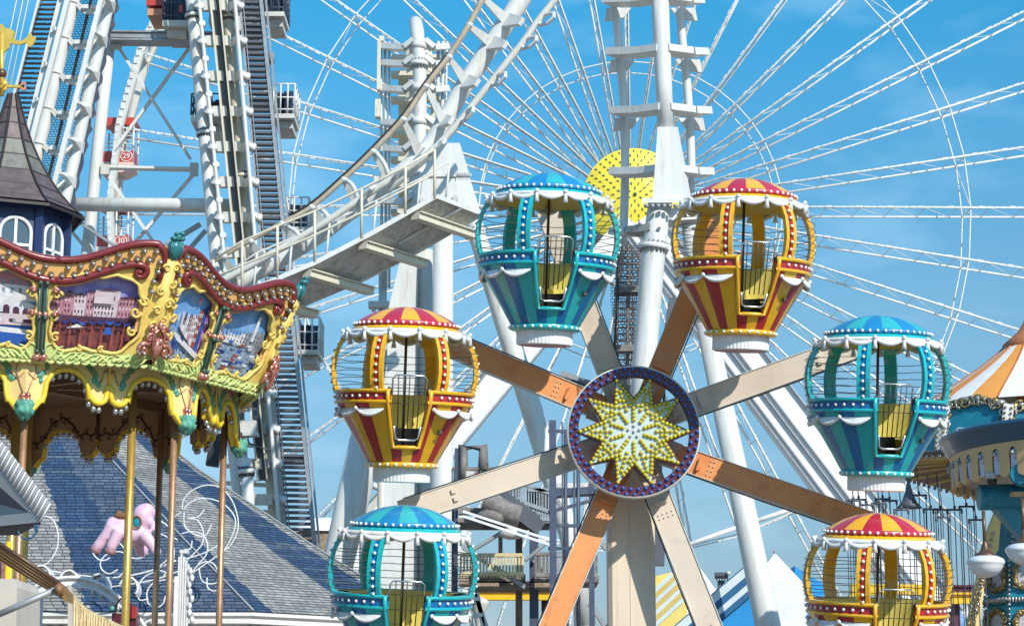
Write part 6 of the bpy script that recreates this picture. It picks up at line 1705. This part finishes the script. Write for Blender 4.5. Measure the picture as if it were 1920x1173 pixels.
# teal bracket arms
b=MB(); b.tube([P(1845,932,SK+1.1),P(1990,928,SK+1.1)],px(26,SK),20); b.tube([P(1835,932,SK+1.1),P(1846,932,SK+1.1)],px(26,SK),20); b.beam(P(1870,942,SK+1.15),P(1965,1050,SK+1.2),.12,.17,0,up=(0,1,0)); b.build('bracket','stl',sk)
b=MB(); b.tube([P(1915,888,SK+.5),P(1918,892,SK+1.0)],px(23,SK),24); b.tube([P(1914,887,SK+.46),P(1915,888,SK+.5)],px(20,SK),24); b.build('bracket','stl',sk)
b=MB(); b.box(P(1908,926,SK+.9),(.1,.1,.03)); b.build('plate','fringe',sk)
def lamp(u,v,D,lab):
    o=P(u,v,D); l=thing('pendant_lamp',lab,'lamp',o,'white glass lamps under the pavilion eave'); s_=px(1,D)
    b=MB(); b.tube([o+V((0,0,96*s_)),o+V((0,0,30*s_))],3.4*s_,10); b.lathe([(3.5*s_,38*s_),(6*s_,32*s_),(8*s_,24*s_),(12*s_,19*s_),(19*s_,15*s_),(23*s_,11*s_),(18*s_,9*s_)],c=o,seg=24); b.build('stem','brownpole',l)
    b=MB(); b.lathe([(14*s_,13*s_),(24*s_,10.5*s_),(33*s_,6*s_),(36*s_,1*s_),(35.5*s_,-3*s_),(33*s_,-5*s_),(32*s_,-9*s_),(28*s_,-16*s_),(20*s_,-23*s_),(9*s_,-28*s_),(.3*s_,-29*s_)],c=o,seg=36); b.build('shade','lampg',l)
lamp(1848,1053,SK-.2,'white bowl glass pendant lamp fully in view beneath the teal bracket')
lamp(1921,1030,SK-.8,'white bowl glass pendant lamp cut off by the right picture edge')
# ---------------------------------------------------------------- yellow and maroon gantry beams
def gantry(u0,u1,v,D,label,posts,x2=None):
    t=thing('gantry_beam',label,'beam',ground((u0+u1)/2,D)); 
    b=MB(); p=P(u0,v,D);q=P(u1,v+(0),D); h=px(17,D)
    b.beam(p,q,.10,h); b.beam(p+V((0,0,h/2)),q+V((0,0,h/2)),.34,.06); b.beam(p-V((0,0,h/2)),q-V((0,0,h/2)),.34,.06); b.build('yellow_beam','ybeam',t)
    b=MB(); 
    b.beam(P(posts[0][0],v-17,D+.3),P(posts[0][1],v-17,D+.3),.3,px(13,D)); b.beam(P(posts[0][0],v-23,D+.25),P(posts[0][1],v-23,D+.25),.4,.05); b.build('maroon_beam','mbeam',t)
    b=MB()
    for u in posts[1]: p=P(u,v+8,D+.35); b.beam(p,V((p.x,p.y,0)),.28,.3)
    b.build('post','mbeam',t); return t
GDp=62.0
gantry(868,1034,1114,GDp,'yellow crane beam with maroon girder behind the down left orange arm',((962,1034),(1024,)))
gantry(1765,1832,1121,GDp,'yellow crane beam with maroon girder below the hanging swing seats',((1770,1826),(1788,1826)))
b=MB(); o=P(1770,1150,GDp+2); 
b.box(P(1765,1190,GDp+2),(px(120,GDp),.5,px(90,GDp)),0); q=[P(1795,1135,GDp+1.7),P(1822,1175,GDp+1.7),P(1795,1215,GDp+1.7)]; b.add(q,[(0,1,2)],1)
g=P(1765,1235,GDp+2); b.box(V((g.x,g.y,g.z/2)),(1.4,.45,g.z),0); tag(b.build('booth','tentw skin_'.split(),None,(g.x,g.y,0)),'white booth with a blue wedge shape under the right yellow crane beam','booth')
b=MB(); b.box(P(1670,1105,GDp+1),(px(150,GDp),.3,px(20,GDp))); g=P(1600,1115,GDp+1); b.box(V((g.x,g.y,g.z/2)),(.3,.3,g.z)); g=P(1740,1115,GDp+1); b.box(V((g.x,g.y,g.z/2)),(.3,.3,g.z)); tag(b.build('banner_beam','ybeam',None,(g.x,g.y,0)),'yellow beam seen through the lower right yellow gondola','beam')
# ---------------------------------------------------------------- tents and gabled booths
def extr(b,pts,D,dep,m=0):
    q=[P(u,v,D) for u,v in pts]; n=len(q); b.add(q+[x+V((0,dep,0)) for x in q],[tuple(range(n)),tuple(range(2*n-1,n-1,-1))]+[(i,n+i,n+(i+1)%n,(i+1)%n) for i in range(n)],m)
TN=56.0
yt=thing('yellow_tent','yellow tent roof with diagonal mustard and pale stripes, right of the beige column','tent',ground(1250,TN))
b=MB(); extr(b,[(1195,1080),(1225,1080),(1262,1071),(1281,1080),(1296,1220),(1195,1220)],TN,3,0); 
g=P(1245,1220,TN); b.box(V((g.x,TN+1.5,g.z/2)),(px(98,TN),2.9,g.z),0); tb=b.build('wall','tyel',yt)
b=MB()
for i,(c0,c1) in enumerate(((0,9),(9,22),(22,34),(34,46),(46,58))):
    f=lambda u,c:1140-(u-1228)*1.05+c
    u0,u1=1200,1290
    pts=[]
    A_=P(1226,min(1173,1117-22+c0*1.6),TN-.02);B_=P(1226,1117-22+c1*1.6,TN-.02)
    C_=P(1284,1117-22+c1*1.6-56,TN-.02);D_=P(1284,1117-22+c0*1.6-56,TN-.02)
    pts=[A_,B_,C_,D_]; y=V((0,.015+.0*i,0)); b.add(pts,[(0,1,2,3)],i%2)
# stripes laid on the tent slope (bands 3 mm proud)
b.build('stripes',['tmust','tpale'],yt) if 0 else None
def bandstrip(b,u0,v0,u1,v1,w,D,m,dep=.05): extr(b,[(u0,v0),(u1,v1),(u1,v1+w),(u0,v0+w)],D,dep,m)
b=MB()
for i in range(8): bandstrip(b,1200,1128+11.5*i*1.0,1283,1128+11.5*i-78,11.5,TN-.06,i%2)
b=MB()
for i,(w,m) in enumerate(((10,1),(12,0),(9,1),(13,0),(9,1),(13,0),(10,1))):
    v0=1104+sum(x for x,_ in ((10,1),(12,0),(9,1),(13,0),(9,1),(13,0),(10,1))[:i]); 
    u1=1262+ (i*4.2 if i<5 else 20); bandstrip(b,1205,v0+18,u1,v0+18-(u1-1205)*.92,w,TN-.06,m)
b.build('stripes',['tmust','tpale'],yt)
wt=thing('white_tent','white pointed tent top behind the lower beige arm','tent',ground(1320,TN+3))
b=MB()
def pyr(b,ap,L,Rr,D,dep,m=0,vb=1300):
    a=P(*ap,D+dep/2); l=P(*L,D); r=P(*Rr,D); l2=l+V((0,dep,0)); r2=r+V((0,dep,0))
    lb,rb2=[V((x.x,x.y,0)) for x in (l,r)]; l3,r3=[V((x.x,x.y,0)) for x in (l2,r2)]
    b.add([a,l,r,l2,r2,lb,rb2,l3,r3],[(0,1,2),(0,2,4),(0,4,3),(0,3,1),(1,5,6,2),(2,6,8,4),(3,4,8,7),(1,3,7,5)],m)
pyr(b,(1310,1060),(1262,1165),(1386,1165),TN+2.5,3.5); b.build('canopy','tentw',wt)
b=MB(); b.box(P(1352,1078,TN+8),(px(26,56),.3,px(12,56)),0)
for i in range(5): b.box(P(1344+5*i,1083,TN+7.8),(px(2,56),.1,px(12,56)),1)
b.ball(P(1366,1074,TN+7.8),px(5,56),2,8,6); p=P(1352,1088,TN+8); b.box(V((p.x,p.y,p.z/2)),(.2,.2,p.z),0); tag(b.build('rooftop_unit','greydk black offwhite'.split(),None,V((p.x,p.y,0))),'small dark rooftop rail with a white globe between the tents','fixture')
bt=thing('blue_tent','bright blue gabled tent with pale and navy diagonal stripes','tent',ground(1370,TN-2))
TB=TN-2.5
b=MB(); extr(b,[(1262,1181),(1392,1068),(1425,1068),(1425,1240),(1262,1240)],TB+.1,3,0); g=P(1345,1240,TB); b.box(V((g.x,TB+1.5,g.z/2)),(px(163,TB),2.9,g.z),0); b.build('gable','tblue',bt)
b=MB()
for i,(w,m) in enumerate(((3,1),(19,0),(17,1),(13,0),(14,1))):
    v0=sum(x for x,_ in ((3,1),(19,0),(17,1),(13,0),(14,1))[:i])
    bandstrip(b,1245,1188+v0,1420,1188+v0-148,w,TB-.03,m,.06)
b.build('stripes',['tpale','tdk'],bt)
bw=thing('peaked_tent','tall white peaked tent beside the foot of the long leaning tube','tent',ground(1460,TN+1))
b=MB(); pyr(b,(1453,1036),(1418,1082),(1512,1098),TN,3.2); b.build('canopy','tentw',bw)
b=MB(); b.beam(P(1437,1046,TN-.3),P(1434,1052,TN-.3),.1,.1); b.ball(P(1453,1034,TN+1.6),.05); b.build('finial','grey',bw)
b3=thing('blue_gable','bright blue gable beyond the white peaked tent, seen through the lower right gondola','tent',ground(1520,TN+4))
b=MB(); extr(b,[(1490,1060),(1550,1098),(1560,1240),(1490,1240)],TN+4,2.5); g=P(1525,1240,TN+4); b.box(V((g.x,TN+5.2,g.z/2)),(px(68,TN),2.4,g.z)); b.build('gable','tblue',b3)
# ---------------------------------------------------------------- steel ride platform behind the wheel
FD=46.0
st_=thing('steel_platform','dark steel ride platform with stairs, picket railings and brown ride tubs','platform',ground(980,FD))
def post(u,v0,D,w,m='navy',u1=None):
    b=MB(); p=P(u,v0,D); b.beam(p,V((p.x,D,0)),px(w,D),px(w,D)); return b.build('post',m,st_)
for u,v,d,w,m in ((1036,788,-6,13,'navy'),(1001,990,0,17,'navy'),(1108,905,-5,10,'navy'),(973,980,1,13,'tarp'),(1076,790,-6,4,'greydk'),(1054,790,-6,3,'greydk'),(856,840,0,7,'navy'),(850,900,1,5,'greydk'),(1064,980,-4,4,'greydk')): post(u,v,FD+d,w,m)
b=MB()
for l in (((1028,808),(1090,808)),((1028,960),(1120,935)),((1028,1028),(1120,1026)),((1028,985),(1090,985)),((1040,845),(1100,845))): b.beam(P(*l[0],FD-6),P(*l[1],FD-6),.06,.06)
for u in (1060,1084): b.tube([P(u,812,FD-6),P(u,1173,FD-6)],.04,5)
b.beam(P(1030,926,FD-5.8),P(1115,920,FD-5.8),.4,px(12,FD)); b.beam(P(1034,912,FD-3),P(1112,912,FD-3),.5,px(9,FD),1)
b.build('frame','navy deck'.split(),st_)
def picket(u0,v0,u1,v1,h,n,D,m,label='picket_railing',thick=.04,rail=.07):
    b=MB(); A_=P(u0,v0,D);B_=P(u1,v1,D); H=V((0,0,px(h,D)))
    b.beam(A_+H,B_+H,.08,rail); b.beam(A_+V((0,0,.08)),B_+V((0,0,.08)),.08,.08)
    for i in range(n+1): p=A_.lerp(B_,i/n); b.beam(p,p+H,thick,.04,up=(0,1,0))
    return b.build(label,m,st_)
picket(848,916,960,916,38,24,FD,'tarp'); picket(848,912,960,912,34,16,FD+2.2,'greydk')
picket(930,930,1036,968,42,20,FD-1,'grey'); picket(990,980,1036,980,62,10,FD-1,'grey'); picket(905,990,1036,990,0.1,2,FD,'tarp')
picket(864,1082,980,1082,42,19,FD-1,'fringe',thick=.045); picket(1005,1084,1118,1084,46,16,FD-1,'tarp',thick=.06); picket(1040,1080,1075,1080,40,8,FD-3,'grey')
picket(926,968,978,968,30,12,FD+.5,'greydk')
for (u0,u1,v,h) in ((846,975,920,9),(860,1036,982,8),(862,985,1088,13),(1000,1120,1090,12),(890,1036,1101,7)):
    b=MB(); b.beam(P(u0,v,FD+.5),P(u1,v,FD+.5),1.7,px(h,FD)); b.build('floor_beam','tarp',st_)
b=MB(); b.beam(P(860,958,FD),P(1036,962,FD),.3,.14)
b.build('floor_beam','tarp',st_)
for l in (((868,1025),(985,1100),8),((884,1032),(950,992),6),((985,1050),(1036,1008),5),((1040,930),(1052,950),6),((1036,1095),(1000,1050),5),((1112,1000),(1138,1030),8),((1105,1130),(1140,1180),9)):
    b=MB(); b.beam(P(*l[0],FD-.6),P(*l[1],FD-.6),px(l[2],FD),.25,up=(0,1,0)); b.build('brace','grey',st_)
b=MB()   # stair flight
for i in range(12): 
    p=P(925+7.5*i,912+5.6*i,FD-.4); b.box(p,(px(9,FD),1.6,.06))
b.beam(P(920,918,FD-1.2),P(1015,990,FD-1.2),.1,.3); b.beam(P(920,918,FD+.5),P(1015,990,FD+.5),.1,.3); b.build('stair','greydk',st_)
for l in (((852,838),(906,838)),): 
    b=MB(); b.tube([P(868,900,FD),P(868,838,FD),P(906,838,FD),P(906,880,FD)],.12,6); b.build('gate_frame','tarp',st_)
b=MB(); b.box(P(882,893,FD-.4),(px(16,FD),.1,px(20,FD)),0); b.box(P(895,893,FD-.45),(px(7,FD),.1,px(14,FD)),1); b.box(P(878,898,FD-.45),(px(8,FD),.1,px(8,FD)),1 if 0 else 2); b.build('notice_board','offwhite cabred greydk'.split(),st_)
# hanging tubs / chutes
b=MB(); c=P(935,948,FD-2); b.tube(smoothpath([P(908,938,FD-2),P(925,945,FD-2),P(950,960,FD-2),P(975,968,FD-2)]),[px(10,FD),px(17,FD)]+[px(22,FD)]*10+[px(20,FD)]*5+[px(12,FD)]*2 if 0 else px(20,FD),14)
b.ball(P(925,968,FD-2),px(26,FD),0,12,8,(1.2,.8,.6)); b.ball(P(960,1000,FD-2),px(18,FD),1,12,8,(1.3,.8,.6)); b.ball(P(915,955,FD-2),px(18,FD),0,12,8,(.7,.8,1.2))
b.build('ride_car','tarp offwhite'.split(),st_)
b=MB(); b.beam(P(868,958,FD-2.5),P(1042,1015,FD-2.5),.05,.05); b.beam(P(868,967,FD-2.5),P(1042,1024,FD-2.5),.05,.05); b.build('rail_pair','winwhite',st_)
b=MB()
for u,v,w,h in ((870,1091,18,10),(915,1097,40,6),(1018,1098,30,8)): b.box(P(u,v,FD-1.4),(px(w,FD),.6,px(h,FD)))
b.tube([P(938,1000,FD),P(938,1044,FD)],.05,5); b.build('brackets','sbrown',st_)
# diagonal aged spokes that stand in front of the platform are the giant wheel's own; white silo in the gaps
# coaster leg frames seen low between the gondola and platform
lg=thing('leg_frame','white bolted leg frame right of the lower teal gondola','support frame',ground(875,56))
b=MB()
for u0,v0,u1,v1,w in ((846,945,884,1173,10),(862,945,906,1173,9),(878,1080,912,1173,8)):
    p=P(u0,v0,56);q=P(u1,v1,56); b.beam(p,q,px(w,56),.4,up=(0,1,0)); b.beam(q,V((q.x+.1,q.y,0)),px(w,56),.4,up=(0,1,0))
for i in range(7): b.beam(P(845+5.6*i,975+30*i,55.9),P(872+5.6*i,972+30*i,55.9),px(7,56),.3,up=(0,1,0))
b.build('frame','white',lg)
b=MB(); b.lathe([(px(6,57),Zv(1173,57)),(px(10,57),Zv(1150,57)),(px(20,57),Zv(1132,57)),(px(20,57),Zv(1127,57)),(px(10,57),Zv(1120,57)),(.02,Zv(1118,57))],c=(P(898,1100,57).x,57,0),seg=20); p=P(898,1173,57); b.tube([p,V((p.x,57,0))],px(6,57),10); tag(b.build('mushroom_vent','offwhite',None,V((p.x,57,0))),'squat white mushroom vent cap under the left yellow beam','vent')
# pale domed tent roof beyond the shingle roof
b=MB(); c=P(608,1000,80); b.lathe([(px(62,80),0),(px(55,80),px(10,80)),(px(38,80),px(22,80)),(px(14,80),px(29,80)),(.05,px(30,80))],c=c,seg=28); b.lathe([(px(55,80),px(-42,80)),(px(55,80),0)],c=c,seg=28,m=1); b.lathe([(px(55,80),-c.z),(px(55,80),px(-42,80))],c=c,seg=28,m=2)
tag(b.build('round_kiosk','tentw sbrown wallw'.split(),None,V((c.x,c.y,0))),'round kiosk with pale grey domed roof peeping over the shingle roof slope','kiosk')
b=MB(); b.box(P(1082,716,27.6),(px(70,27),.3,px(16,27)),0,Matrix.Rotation(.35,3,'Y')); b.box(P(1085,722,27.4),(px(60,27),.2,px(10,27)),1,Matrix.Rotation(.35,3,'Y'))
fl=b.build('floodlight_box','grey greydk'.split(),wh)
